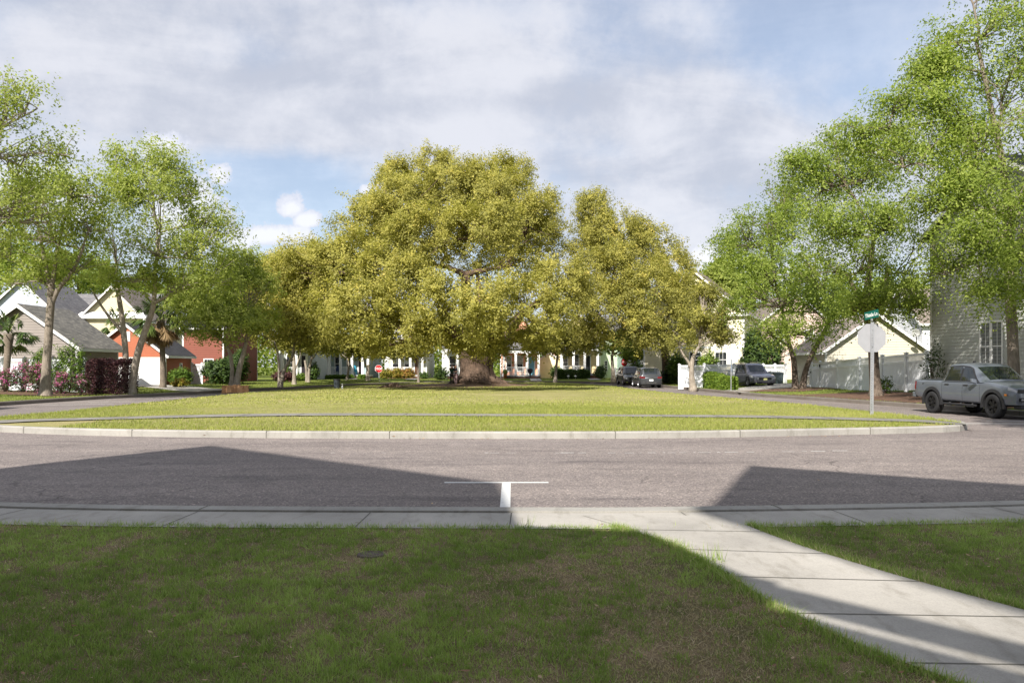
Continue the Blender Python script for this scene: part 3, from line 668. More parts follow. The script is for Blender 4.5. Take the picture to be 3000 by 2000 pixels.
# the great live oak
def live_oak():
    Y0 = 68; bx = X(1395, Y0); bz = park_z(bx, Y0) - .05; root = empty('live_oak', (bx, Y0, bz)); tag(root, 'huge old live oak with massive flared trunk and golden green crown in the park', 'tree')
    r = random.Random(5); s = Y0 / F; mb = MB(); nA = 72
    lv = [(0.0, 1.95), (.12, 1.68), (.35, 1.5), (.7, 1.38), (1.1, 1.28), (1.6, 1.26), (2.1, 1.34), (2.6, 1.48), (3.0, 1.55), (3.35, 1.4), (3.6, .9)]
    vs = []
    for i, (z, rad) in enumerate(lv):
        for k_ in range(nA):
            t = 2 * math.pi * k_ / nA; root_ = math.exp(-z / .5)
            q = 1 + .055 * math.sin(5 * t + 1 + z * .35) + .04 * math.sin(9 * t + z * 1.2) + .02 * math.sin(23 * t + z * 2.0) + root_ * (.22 * max(0, math.sin(4 * t + .6)) + .13 * math.sin(7 * t + 2))
            q *= 1 + .035 * math.sin(z * 4.5 + 2.3 * math.sin(t * 2)) 
            burl = .16 * math.exp(-(((t - 4.4) / .45) ** 2 + ((z - .45) / .35) ** 2)) + .12 * math.exp(-(((t - 5.3) / .4) ** 2 + ((z - 1.9) / .4) ** 2)) + .14 * math.exp(-(((t - 3.9) / .35) ** 2 + ((z - 2.2) / .45) ** 2))
            vs.append((rad * (q + burl) * math.cos(t), rad * (q + burl) * .92 * math.sin(t), z))
    m_ = len(lv); mb.add(vs, [(i * nA + k_, i * nA + (k_ + 1) % nA, (i + 1) * nA + (k_ + 1) % nA, (i + 1) * nA + k_) for i in range(m_ - 1) for k_ in range(nA)] + [tuple((m_ - 1) * nA + k_ for k_ in range(nA))])
    for k_ in range(11):     # roots over the ground
        t = k_ / 11 * 6.283 + r.uniform(-.2, .2); L_ = r.uniform(2.3, 3.2); pts = [(1.5 * math.cos(t), 1.4 * math.sin(t), .35)]
        for j in range(1, 6): a = t + .12 * math.sin(j + k_); d = 1.5 + (L_ - 1.5) * j / 5; pts.append((d * math.cos(a), d * math.sin(a) * .92, .33 - .075 * j - .02 * j * (j > 3)))
        mb.tube(pts, [.34, .25, .19, .14, .1, .05], 8, True, .1, k_)
    lobes = [E(1335, 590, 70, 130, 95, 190), E(1180, 600, 66, 100, 80, 140), E(1460, 590, 68, 110, 85, 150), E(1270, 500, 72, 60, 55, 80), E(1395, 530, 71, 80, 52, 90), E(1490, 505, 72, 62, 52, 70), E(1100, 660, 64, 110, 80, 120),
             E(1550, 650, 66, 90, 75, 120), E(1290, 690, 60, 150, 80, 120), E(1430, 680, 58, 130, 75, 110), E(1600, 600, 72, 30, 40, 50), E(1080, 610, 70, 50, 40, 60), E(1160, 520, 71, 55, 45, 60),
             E(1040, 780, 58, 125, 95, 110), E(930, 800, 60, 110, 90, 120), E(1150, 830, 56, 130, 85, 100), E(1060, 900, 52, 120, 90, 90), E(1185, 960, 52, 90, 68, 80), E(1290, 885, 50, 100, 75, 80), E(1400, 905, 49, 110, 80, 80),
             E(1330, 975, 52, 75, 55, 60), E(1450, 985, 53, 80, 52, 60), E(1520, 890, 51, 100, 85, 80), E(1600, 945, 52, 105, 80, 80), E(1545, 1000, 55, 60, 40, 50), E(1240, 990, 53, 60, 42, 50), E(1120, 1010, 55, 55, 38, 50),
             E(980, 930, 56, 90, 70, 90), E(1630, 830, 60, 105, 80, 100), E(1215, 760, 66, 60, 40, 60, .6), E(1500, 770, 66, 60, 40, 60, .6), E(1400, 790, 72, 60, 36, 60, .5), E(1350, 1015, 54, 50, 26, 40), E(1440, 1022, 55, 50, 24, 40), E(1190, 700, 78, 150, 90, 80, .7), E(1560, 720, 78, 130, 90, 80, .7)]
    B = Vector(root.location); fork = []
    for (a, L_, up, r0) in ((-2.6, 4.5, 2.6, .62), (-.5, 4.2, 2.9, .6), (-1.6, 3.8, 2.6, .55), (.6, 4.5, 3.2, .55), (2.3, 4.5, 3.4, .55), (1.5, 2.2, 5.5, .62), (-2.0, 2.0, 6.2, .6), (3.0, 5.2, 2.2, .45), (0.05, 5.0, 2.0, .42)):
        pts = limb(mb, (math.cos(a) * .8, math.sin(a) * .8, 2.5), (math.cos(a) * L_, math.sin(a) * L_, 2.6 + up), r0, r0 * .62, r, .1, 6, 10); fork += [(pts[3], r0 * .6), (pts[6], r0 * .55)]
    mains = []
    for lb in sorted(lobes, key=lambda l: (Vector(l[:3]) - B).length):
        c = Vector(lb[:3]) - B - Vector((0, 0, lb[5] * .2)); e = min(fork, key=lambda e: (e[0] - c).length); pts = limb(mb, e[0], c, min(e[1] * .8, .34), .09, r, .12, 8, 8, .4); mains.append((pts, lb)); fork += [(pts[4], .2), (pts[7], .13)]
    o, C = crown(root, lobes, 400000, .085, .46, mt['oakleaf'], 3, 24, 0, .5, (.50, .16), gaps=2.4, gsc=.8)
    rr_ = np.random.RandomState(1)
    for q in range(520):
        c = Vector(C[rr_.randint(len(C))]) - B; pts, lb = min(mains, key=lambda m_: (Vector(m_[1][:3]) - B - c).length); limb(mb, pts[rr_.randint(4, 9)], c, .06, .02, r, .12, 5, 5)
    mb.build('trunk', mt['oakbark'], root, True)
live_oak()
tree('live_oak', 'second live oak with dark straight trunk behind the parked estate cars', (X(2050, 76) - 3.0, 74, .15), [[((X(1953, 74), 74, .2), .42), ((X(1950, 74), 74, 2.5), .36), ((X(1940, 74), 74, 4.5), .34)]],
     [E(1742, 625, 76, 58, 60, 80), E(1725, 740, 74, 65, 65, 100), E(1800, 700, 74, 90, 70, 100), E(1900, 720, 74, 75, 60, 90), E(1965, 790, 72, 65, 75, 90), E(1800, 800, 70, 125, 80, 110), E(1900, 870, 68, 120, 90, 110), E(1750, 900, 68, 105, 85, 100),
      E(2000, 900, 68, 75, 80, 90), E(1860, 970, 67, 90, 55, 80), E(1960, 985, 67, 80, 50, 70), E(1720, 985, 70, 60, 42, 60), E(2045, 960, 70, 40, 60, 60)], 180000, .085, .46, mt['oakleaf'], mt['oakbark'], 12, 26, 200, tone=(.42, .2), tw=.05, fill=.45)

# street trees along the left road, from the near one to the far ones
def st(*a): return [((X(px, Y), Y, EYE - (py - HZ) * Y / F), r) for (px, py, Y, r) in a]
def base_of(px, Y, z=None): x = X(px, Y); return (x, Y, G(x, Y) if z is None else z)
tree('birch_tree', 'tall thin-leaved tree leaning in at the left edge, bare twigs at its top', base_of(-260, 38), [st((-260, 1160, 38, .3), (-230, 900, 38, .24), (-150, 650, 37, .18), (-60, 450, 37, .12))],
     [E(20, 330, 37, 120, 100), E(110, 300, 38, 85, 70), E(60, 460, 38, 140, 100), E(-70, 420, 37, 150, 160), E(40, 600, 38, 150, 110), E(190, 440, 38, 55, 60), E(150, 640, 39, 70, 60), E(-80, 640, 38, 170, 140), E(30, 740, 39, 110, 60)],
     15000, .075, .4, mt['youngleaf'], mt['palebark'], 21, 12, 260, fill=.75, tone=(.40, .2), tw=.03, reach=1.4)
tree('street_tree', 'grey single-trunked tree before the white picket fence and azaleas', base_of(133, 43.5), [st((133, 1160, 43.5, .27), (137, 1050, 43.5, .21), (146, 930, 43.5, .2), (150, 850, 43.5, .18)), st((146, 900, 43.5, .12), (172, 845, 43.5, .12), (215, 790, 43.2, .1), (245, 720, 43, .07)), st((150, 850, 43.5, .13), (130, 760, 43.6, .1), (110, 640, 43.8, .07), (120, 540, 44, .04)), st((150, 850, 43.5, .11), (175, 700, 43.4, .08), (210, 560, 43.2, .04))],
     [E(120, 560, 44, 100, 80), E(210, 560, 43, 95, 85), E(70, 680, 44, 90, 80), E(170, 680, 43, 110, 80), E(270, 650, 43, 75, 70), E(100, 800, 44, 90, 50), E(230, 780, 43, 90, 60), E(300, 560, 43, 50, 70), E(30, 830, 45, 60, 45)],
     18500, .078, .4, mt['youngleaf'], mt['elmbark'], 22, 12, 170, fill=.7, tone=(.45, .2), tw=.03)
tree('street_tree', 'forked tree whose two trunks cross in front of the orange garage door', base_of(368, 47.5), [st((362, 1147, 47.5, .2), (368, 1050, 47.5, .17), (360, 950, 47.5, .15), (343, 840, 47.5, .12)), st((385, 1147, 47.5, .2), (400, 1050, 47.3, .2), (425, 970, 47, .18), (450, 890, 46.8, .14), (455, 780, 46.5, .1)), st((362, 975, 47.5, .09), (325, 935, 47.3, .08), (290, 885, 47, .06), (270, 850, 47, .04))],
     [E(400, 470, 48, 75, 65), E(490, 500, 48, 75, 70), E(360, 560, 47, 70, 70), E(450, 590, 47, 120, 85), E(560, 560, 48, 80, 65), E(600, 640, 48, 90, 60), E(340, 700, 47, 85, 80), E(470, 720, 46, 120, 85), E(580, 740, 47, 105, 80), E(390, 815, 46, 110, 50), E(540, 830, 46, 100, 48), E(660, 700, 49, 60, 50), E(310, 800, 47, 60, 50), E(640, 820, 48, 75, 60), E(310, 460, 48, 40, 30, 40, .6)],
     37000, .078, .4, mt['youngleaf'], mt['palebark'], 23, 12, 260, fill=.65, tone=(.46, .2), tw=.03)
tree('street_tree', 'pale v-shaped tree standing over the brown paper bags at the kerb', base_of(688, 54), [st((678, 1132, 54, .14), (680, 1085, 54, .13), (675, 1040, 54, .12), (660, 1005, 54, .09)), st((692, 1132, 54, .2), (700, 1085, 54, .18), (712, 1040, 54, .15), (722, 1000, 54, .11))],
     [E(640, 870, 54, 90, 65), E(730, 850, 54, 80, 60), E(600, 950, 54, 70, 45), E(680, 950, 53, 90, 50), E(760, 930, 54, 60, 50), E(700, 780, 55, 70, 50), E(560, 900, 54, 60, 50)], 40000, .08, .36, mt['youngleaf'], mt['palebark'], 24, 12, 110, fill=.55, tone=(.55, .2))
tree('street_tree', 'slender leaning pale tree with two stems, beside the maroon bushes', base_of(822, 62), [st((818, 1131, 62, .1), (817, 1070, 62, .09), (812, 1030, 62, .07)), st((822, 1131, 62, .14), (832, 1085, 62, .13), (856, 1045, 62, .1), (862, 1010, 62, .07))],
     [E(830, 830, 62, 95, 75), E(900, 860, 62, 85, 80), E(780, 900, 62, 75, 60), E(850, 940, 61, 95, 60), E(790, 980, 62, 60, 38), E(900, 980, 62, 60, 40), E(920, 780, 63, 70, 50), E(840, 780, 63, 60, 45)], 62000, .09, .38, mt['oakleaf'], mt['palebark'], 25, 14, 110, fill=.5, tone=(.55, .17))
tree('street_tree', 'thin upright tree between the red brick wall and the grey porch', base_of(862, 70), [st((862, 1125, 70, .16), (862, 1080, 70, .15), (860, 1040, 70, .12)), st((864, 1085, 70, .06), (872, 1063, 70, .05), (880, 1040, 70, .04))],
     [E(865, 950, 70, 60, 40), E(880, 1000, 70, 50, 28), E(850, 1010, 70, 40, 24)], 12000, .12, .33, mt['oakleaf'], mt['palebark'], 26, 12, 50, fill=.5, tone=(.5, .18))
tree('street_tree', 'two-stemmed orange-barked tree before the dark doorway of the grey porch house', base_of(902, 76), [st((899, 1121, 76, .12), (897, 1080, 76, .11), (893, 1055, 76, .09)), st((904, 1121, 76, .12), (906, 1080, 76, .11), (912, 1055, 76, .09))],
     [E(905, 1000, 76, 60, 34), E(945, 1000, 76, 50, 34), E(930, 950, 76, 80, 50)], 14000, .13, .35, mt['oakleaf'], mt['palebark'], 27, 12, 60, fill=.5, tone=(.48, .18))
tree('street_tree', 'small crooked tree in front of the pale blue porch steps', base_of(1015, 84), [st((1014, 1118, 84, .12), (1020, 1090, 84, .1), (1022, 1070, 84, .09), (1018, 1050, 84, .07))],
     [E(1010, 1015, 84, 60, 26), E(1050, 1010, 84, 55, 26), E(960, 1010, 84, 50, 30)], 13000, .14, .35, mt['oakleaf'], mt['palebark'], 28, 12, 50, fill=.5, tone=(.5, .18))
tree('street_tree', 'stout peach-barked tree left of the far bright stop sign', base_of(1077, 85), [st((1077, 1116, 85, .22), (1078, 1085, 85, .18), (1080, 1068, 85, .14)), st((1078, 1085, 85, .1), (1070, 1065, 85, .08), (1066, 1045, 85, .06))],
     [E(1075, 1025, 85, 50, 22), E(1110, 1020, 85, 45, 22)], 9000, .14, .35, mt['oakleaf'], mt['palebark'], 29, 12, 40, fill=.5, tone=(.5, .18))
tree('street_tree', 'thin tree before the brick steps of the grey beige porch house', base_of(1226, 84), [st((1226, 1117, 84, .1), (1225, 1080, 84, .09), (1222, 1050, 84, .07))], [E(1220, 1020, 84, 50, 24), E(1180, 1030, 84, 45, 18)], 8000, .14, .35, mt['oakleaf'], mt['elmbark'], 30, 12, 40, fill=.5)
tree('street_tree', 'slim grey tree between the peach house and the clipped hedge', base_of(1626, 84), [st((1627, 1115, 84, .15), (1629, 1080, 84, .13), (1634, 1040, 84, .11))], [E(1640, 1000, 84, 70, 34), E(1590, 1010, 84, 50, 26), E(1690, 1000, 84, 50, 30)], 15000, .14, .35, mt['oakleaf'], mt['palebark'], 33, 12, 60, fill=.5)
tree('street_tree', 'tapering tree right of the pale green house wall', base_of(1797, 84), [st((1798, 1114, 84, .22), (1795, 1075, 84, .17), (1792, 1040, 84, .13))], [E(1800, 1010, 84, 60, 30), E(1840, 1010, 84, 60, 36), E(1850, 1030, 82, 40, 24)], 15000, .14, .35, mt['birchleaf'], mt['palebark'], 34, 12, 60, fill=.5, tone=(.4, .2))
tree('street_tree', 'small crooked pale tree standing before the white fence gate past the parked cars', base_of(2030, 57), [st((2030, 1136, 57, .2), (2026, 1090, 57, .18), (2030, 1050, 57, .14), (2048, 1015, 57, .08)), st((2020, 1064, 57, .07), (2000, 1035, 57, .06), (1985, 1000, 57, .04))],
     [E(2050, 960, 57, 70, 45), E(2010, 1000, 57, 50, 26), E(2090, 920, 57, 60, 60), E(2060, 870, 58, 50, 40), E(2110, 990, 57, 45, 30)], 17000, .075, .3, mt['oakleaf'], mt['palebark'], 35, 12, 120, fill=.7, tone=(.3, .15))
# right hand trees
tree('birch_tree', 'river birch with two rough trunks in front of the shaded garage side wall', base_of(2338, 53), [st((2330, 1143, 53, .2), (2326, 1060, 53, .17), (2310, 1000, 53, .14), (2290, 900, 53, .1)), st((2350, 1143, 53, .2), (2362, 1080, 53, .17), (2388, 1020, 53, .16), (2420, 960, 53, .12), (2440, 860, 52, .08))],
     [E(2250, 640, 53, 120, 60), E(2190, 700, 53, 95, 70), E(2300, 560, 54, 75, 60), E(2330, 680, 53, 120, 80), E(2240, 780, 52, 125, 80), E(2370, 800, 52, 110, 85), E(2280, 880, 51, 130, 80), E(2400, 900, 51, 100, 70), E(2260, 970, 51, 95, 50), E(2370, 970, 50, 85, 50), E(2470, 930, 50, 70, 60), E(2170, 850, 53, 60, 70), E(2130, 720, 55, 55, 50), E(2140, 900, 54, 45, 50), E(2390, 600, 54, 100, 80)],
     42000, .075, .42, mt['birchleaf'], mt['birchbark'], 36, 12, 260, fill=.75, tone=(.42, .2), droop=.3, hang=.35, tw=.035)
tree('birch_tree', 'river birch behind the near stop sign, its trunk split by the signpost', base_of(2566, 42.5), [st((2566, 1160, 42.5, .27), (2560, 1060, 42.5, .25), (2545, 920, 42.5, .24), (2540, 850, 42.4, .18), (2560, 700, 42.3, .1)), st((2545, 920, 42.5, .16), (2510, 860, 42.2, .12), (2480, 800, 42, .08)), st((2550, 940, 42.5, .15), (2590, 860, 42, .12), (2600, 780, 42, .08))],
     [E(2400, 455, 43, 75, 45), E(2450, 400, 43, 60, 40), E(2400, 540, 43, 115, 85), E(2520, 520, 43, 130, 100), E(2330, 480, 43, 60, 40), E(2460, 660, 42, 140, 90), E(2600, 640, 42, 120, 90), E(2540, 780, 41, 135, 85), E(2660, 780, 41, 85, 80), E(2440, 780, 42, 90, 70), E(2600, 880, 41, 100, 60), E(2680, 900, 42, 50, 55), E(2500, 900, 41, 70, 50), E(2620, 420, 43, 90, 80)],
     46000, .068, .42, mt['birchleaf'], mt['birchbark'], 37, 12, 230, fill=.75, tone=(.45, .2), droop=.3, hang=.35, tw=.035)
tree('birch_tree', 'tallest tree, rising out of the top right corner above the grey truck', base_of(2972, 33.5), [st((2972, 1180, 33.5, .26), (2968, 1040, 33.5, .21), (2962, 900, 33.5, .2), (2955, 760, 33.4, .18), (2950, 560, 33.2, .14), (2900, 300, 33, .1), (2860, 120, 33, .06)), st((3050, 800, 33.5, .16), (2960, 720, 33, .14), (2880, 640, 32.6, .1), (2830, 590, 32.4, .06), (2780, 585, 32.2, .03)), st((2955, 760, 33.4, .12), (3060, 560, 33.4, .12), (3100, 300, 33, .08))],
     [E(2880, 90, 33, 120, 90), E(2760, 190, 33, 80, 65), E(2930, 230, 33, 150, 110), E(3080, 130, 33, 150, 150), E(2720, 320, 32.5, 120, 75), E(2600, 380, 33, 75, 50), E(2520, 430, 33, 45, 28), E(2860, 390, 32, 150, 90), E(3030, 400, 32, 150, 120), E(2700, 460, 32, 130, 85), E(2840, 540, 31.5, 150, 80), E(2990, 600, 31.5, 130, 100), E(2740, 610, 32, 110, 70), E(2850, 700, 31, 140, 65), E(2980, 760, 31, 110, 70), E(2770, 790, 32, 90, 55), E(2900, 850, 31, 90, 40), E(3120, 650, 32, 120, 130), E(3060, 850, 32, 90, 60), E(2530, 380, 33, 75, 55), E(2620, 300, 33, 85, 62), E(2705, 210, 33, 80, 65), E(2780, 110, 33, 80, 75), E(2640, 440, 33, 90, 60), E(2830, -60, 33, 60, 90), E(2970, -120, 33, 130, 120)],
     98000, .060, .40, mt['birchleaf'], mt['elmbark'], 38, 12, 420, fill=.8, tone=(.5, .2), droop=.35, hang=.55, tw=.028)
tree('street_tree', 'leafy tree just out of the photo at the right, shading the parked truck', (14.2, 8.4, .16), [[((14.2, 8.4, .16), .3), ((14, 8.6, 4), .24), ((13, 9.5, 8), .18)]],
     [(12.4, 10.4, 13, 3.4, 3.0, 3.4, 1), (14.0, 9.5, 11.4, 3, 3, 3, 1), (15.3, 12.0, 14, 3.4, 3.2, 3.4, 1), (12.8, 13.0, 17, 3.0, 2.6, 2.6, 1), (17.0, 10.2, 15.5, 3.2, 3, 3.2, 1), (10.6, 10.3, 12.2, 1.7, 1.6, 1.7, 1)], 90000, .12, .4, mt['birchleaf'], mt['elmbark'], 39, 12, 60, fill=.8)
# belt of trees far behind the houses
bgs = [(40, 92, 760, 150, 80), (230, 96, 780, 120, 70), (480, 100, 830, 150, 70), (640, 104, 850, 120, 90), (735, 108, 800, 110, 85), (860, 116, 800, 120, 100), (2010, 112, 850, 120, 90), (2150, 104, 790, 110, 90), (2110, 86, 830, 60, 85), (2300, 110, 800, 160, 110), (2500, 100, 850, 160, 90), (2660, 84, 870, 90, 70)]
desc = ['broad', 'rounded', 'wide low', 'pale', 'airy', 'olive', 'dense', 'tall', 'bright green', 'spreading', 'dark', 'small']
where = ['behind the pale blue gable at the far left', 'behind the grey roof left of the cream gable', 'behind the cream house and orange garage', 'behind the red house', 'between the red house and the live oak crown', 'at the left shoulder of the live oak crown', 'at the right shoulder of the oaks', 'behind the tall cream house', 'directly in front of the tall cream house gable', 'behind the driveway fence', 'behind the cream garage', 'beside the tall shaded wall at the right']
for i, (px, Y, py, rx, rz) in enumerate(bgs):
    tree('background_tree', f'{desc[i]} tree in full spring leaf {where[i]}', base_of(px, Y), [st((px, 1095, Y, .3), (px + 4, 1000, Y, .25), (px, py + rz * .6, Y, .18))],
         [E(px, py, Y, rx * .62, rz * .7), E(px - rx * .45, py + rz * .35, Y + 1, rx * .5, rz * .6), E(px + rx * .45, py + rz * .3, Y - 1, rx * .5, rz * .6), E(px, py + rz * .9, Y - 2, rx * .75, rz * .6)], 9500 if i != 8 else 12000, .19, .5, mt['youngleaf' if i in (3, 4, 8, 11) else 'birchleaf'], mt['elmbark'], 60 + i, 12, 24, fill=.6, tone=(.42, .2), group='background trees beyond the houses')

def far_wood():
    r = np.random.RandomState(77); N_ = 60000; a = r.uniform(-1.25, 1.25, N_); Rr = 118 + r.rand(N_) * 10; x, y = Rr * np.sin(a), 14 + Rr * np.cos(a)
    top = 6.5 + 1.8 * np.sin(a * 23) + 1.3 * np.sin(a * 57 + 1) + .8 * np.sin(a * 131); z = .2 + top * r.rand(N_) ** .8
    nn = r.normal(0, 1, (N_, 3)); nn[:, 2] += .4; nn /= np.linalg.norm(nn, axis=1)[:, None]; u = np.cross(nn, r.normal(0, 1, (N_, 3))); u /= np.linalg.norm(u, axis=1)[:, None]; v = np.cross(nn, u); s = .34 * r.uniform(.5, 1.3, N_)[:, None]; q = np.stack([x, y, z], 1)
    tag(npmesh('distant_wood', np.stack([q - u * s, q - v * s * .6, q + u * s, q + v * s * .6], 1).reshape(-1, 3), 4, np.clip(r.normal(.35, .2, N_), 0, 1), mt['birchleaf']), kind='stuff')
far_wood()

# palms
def palm(label, base, height, lean, R_, n_, seed, skirt=True):
    root = empty('palm_tree', base); tag(root, label, 'palm tree'); r = np.random.RandomState(seed); mb = MB(); top = Vector((lean[0], lean[1], height))
    pts = [Vector((0, 0, -.2)).lerp(top, t) + Vector((.06 * math.sin(t * 3), 0, 0)) for t in [i / 10 for i in range(11)]]; mb.tube(pts, [.27, .22, .2, .19, .18, .18, .18, .19, .21, .25, .28], 14, True, .04); mb.build('trunk', mt['palmbark'], root, True)
    def fronds(cnt, e0, e1, name, mat, L_, sag, t0, t1):
        V, T = [], []
        for q in range(cnt):
            a = r.uniform(0, 6.283); e = r.uniform(e0, e1); d = Vector((math.cos(a) * math.cos(e), math.sin(a) * math.cos(e), math.sin(e))); l = L_ * r.uniform(.7, 1.05); tn = r.uniform(t0, t1)
            tip = top + d * l * .62 + Vector((0, 0, -sag * .2)); side = d.cross(Vector((0, 0, 1))).normalized(); w = side * .03
            V += [top - w, top + w, tip + w, tip - w]; T.append(tn)
            for j in range(22):
                f_ = -1.25 + 2.5 * j / 21; dd = (d * math.cos(f_) + side * math.sin(f_)).normalized(); e2 = tip + dd * l * (.48 - .1 * abs(f_)) * r.uniform(.85, 1.1) + Vector((0, 0, -sag * r.uniform(.35, .7) - .1 * abs(f_)))
                mid = tip.lerp(e2, .5) + Vector((0, 0, sag * .12)); w2 = dd.cross(Vector((0, 0, 1))).normalized() * .05
                V += [tip, mid - w2, e2, mid + w2]; T.append(min(1, max(0, tn + r.normal(0, .12))))
        npmesh(name, np.array([tuple(v) for v in V]), 4, np.array(T), mat, root)
    fronds(n_, -.45, 1.25, 'fronds', mt['palm'], R_, R_ * .35, .2, .8)
    if skirt: fronds(int(n_ * 1.0), -1.45, -.7, 'dead_fronds', mt['palmdead'], R_ * .8, R_ * .15, 0, 1)
palm('cabbage palm with a skirt of brown dead fronds beside the orange garage door', base_of(478, 56), EYE - (935 - HZ) * 56 / F - .2, (-.2, 0), 2.3, 54, 1)
palm('low green fan palm at the far left above the picket fence', base_of(10, 47), EYE - (985 - HZ) * 47 / F - .2, (.3, 0), 1.9, 26, 2, False)
palm('small fan palm half hidden behind the forked tree, beside the cream house', base_of(352, 66), EYE - (950 - HZ) * 66 / F - .2, (0, 0), 1.8, 24, 4)

# shrubs and hedges
def shrub(label, x0, x1, y0, y1, z0, z1, mat, n_, leaf, seed, cat='shrub', name='shrub', tone=(.5, .2), boxy=False, group=None, stems=True):
    c = ((x0 + x1) / 2, (y0 + y1) / 2, z0); root = empty(name, c); tag(root, label, cat, group); r = random.Random(seed); hx, hy, hz = (x1 - x0) / 2, (y1 - y0) / 2, (z1 - z0)
    if boxy:
        R_ = np.random.RandomState(seed); N_ = n_; p = R_.rand(N_, 3); ax = R_.choice(5, N_, p=[.12, .12, .30, .16, .30])
        p[ax == 0, 0] = 0; p[ax == 1, 0] = 1; p[ax == 2, 1] = 0; p[ax == 3, 1] = 1; p[ax == 4, 2] = 1
        bump = .05 * np.sin(p[:, 0] * hx * 9 + seed) + .04 * np.sin(p[:, 1] * hy * 14 + p[:, 0] * hx * 5)
        q = np.stack([(p[:, 0] * 2 - 1) * hx, (p[:, 1] * 2 - 1) * hy, p[:, 2] * hz * (1 + bump)], 1) + R_.normal(0, leaf * .8, (N_, 3)); q[:, 2] = np.abs(q[:, 2])
        nn = R_.normal(0, 1, (N_, 3)); nn[:, 2] += .5; nn /= np.linalg.norm(nn, axis=1)[:, None]; u = np.cross(nn, R_.normal(0, 1, (N_, 3))); u /= np.linalg.norm(u, axis=1)[:, None]; v = np.cross(nn, u); s = (leaf * R_.uniform(.6, 1.3, N_))[:, None]
        npmesh('foliage', np.stack([q - u * s, q - v * s * .55, q + u * s, q + v * s * .55], 1).reshape(-1, 3), 4, np.clip(R_.normal(tone[0], tone[1], N_) + .1 * p[:, 2], 0, 1), mat, root)
    else:
        lb = []; k_ = max(1, int(round(hx / max(hz, .3) * 1.5)))
        for j in range(k_):
            fx = -hx + (j + .5) * 2 * hx / k_; lb.append((c[0] + fx, c[1], z0 + hz * r.uniform(.48, .56), max(hx / k_ * 1.1, .2), max(hy, .2), hz * r.uniform(.46, .58), 1))
        crown(root, lb, n_, leaf, leaf * 2.4, mat, seed, 10, 0, .5, tone, name='foliage', gaps=0)
    if stems:
        mb = MB()
        for j in range(6): a = r.uniform(0, 6.28); mb.tube([(0, 0, -.05), (math.cos(a) * hx * .3, math.sin(a) * hy * .3, hz * .4), (math.cos(a) * hx * .6, math.sin(a) * hy * .5, hz * .75)], [.03, .02, .01], 5)
        mb.build('stems', mt['elmbark'], root, True)
    return root
def shr(label, px0, px1, py_top, Y, mat, n_, leaf, seed, depth=1.2, **k):
    x0, x1 = X(px0, Y), X(px1, Y); z = G((x0 + x1) / 2, Y + depth / 2); return shrub(label, x0, x1, Y, Y + depth, z, EYE - (py_top - HZ) * Y / F, mat, n_, leaf, seed, **k)
shr('dark purple rounded hedge between the picket fence and the orange garage', 252, 357, 1060, 46.5, mt['purple'], 15000, .05, 81, 2.0, boxy=True, name='hedge', cat='hedge')
for i, (a, b, t, nn_) in enumerate(((-40, 28, 1085, 2600), (30, 66, 1068, 2600), (66, 112, 1078, 3000), (145, 178, 1098, 1500), (200, 240, 1100, 1500))):
    shr(['pink azalea at the far left edge of the photo', 'tallest pink azalea before the picket fence', 'dense azalea left of the grey tree trunk', 'sparse magenta azalea just right of the grey tree trunk', 'small pale pink azalea under the fence end post'][i], a, b, t, 44.6 + .3 * (i % 2), mt['azalea'], nn_, .045, 82 + i, 1.2, cat='azalea', name='azalea', tone=(.42, .25), group='azaleas along the picket fence')
shr('green climber spilling over the picket fence left of the trunk', 78, 126, 1028, 46.2, mt['hedge'], 3500, .05, 88, .9, tone=(.35, .2)); shr('green climber heaped on the picket fence right of the trunk', 150, 232, 1012, 46.4, mt['hedge'], 5600, .05, 89, .9, tone=(.38, .2))
shr('loose leafy bush at the corner of the orange garage side wall', 488, 545, 1085, 61, mt['hedge'], 5000, .07, 90, 1.4, tone=(.3, .2)); shr('pale spiky plant by the mulch near the orange garage', 505, 535, 1115, 57, mt['goldshrub'], 1200, .07, 91, .8)
shr('tall dark green hedge before the red house window', 588, 668, 1062, 64, mt['darkleaf'], 12000, .08, 92, 2.2, tone=(.6, .25)); shr('column of dark evergreen behind the v-shaped tree', 676, 708, 1036, 66, mt['darkleaf'], 6500, .08, 93, 1.6, tone=(.65, .25))
shr('dark foliage mass between the hedge and the evergreen column', 640, 690, 1052, 67, mt['darkleaf'], 6500, .08, 94, 1.4, tone=(.5, .25))
shr('low maroon bush before the grey porch house', 800, 848, 1092, 74, mt['purple'], 3500, .07, 95, 1.2, tone=(.7, .25)); shr('clipped green ball bush by the dark doorway', 868, 887, 1100, 79, mt['hedge'], 2200, .07, 96, 1, tone=(.5, .2))
shr('tall round evergreen against the white lap siding', 907, 925, 1072, 84, mt['darkleaf'], 2600, .09, 97, 1, tone=(.7, .2)); shr('bushy plant under the grey porch railing', 826, 850, 1082, 77, mt['hedge'], 1600, .07, 98, 1, tone=(.2, .2))
shr('long low clipped hedge in front of the pale blue porch', 927, 1027, 1102, 92, mt['hedge'], 7000, .09, 99, 1.2, boxy=True, name='hedge', cat='hedge', tone=(.3, .2))
shr('square clipped bush right of the brick steps of the pale blue porch', 1049, 1065, 1101, 92, mt['hedge'], 1600, .09, 100, 1.2, boxy=True, tone=(.4, .2)); shr('square clipped bush left of the brick steps of the pale blue porch', 1018, 1030, 1103, 92.2, mt['hedge'], 1300, .09, 101, 1.0, boxy=True, tone=(.3, .2))
for i, (a, b, t) in enumerate(((1116, 1146, 1087), (1146, 1176, 1086), (1176, 1208, 1087))): shr(['yellowest golden shrub beside the far stop sign', 'middle golden shrub under the beige porch railing', 'reddest golden shrub beside the beige porch steps'][i], a, b, t, 92.5, mt['goldshrub'], 2600, .09, 102 + i, 1.4, tone=(.35 + .2 * i, .2), group='golden shrubs in front of the beige porch')
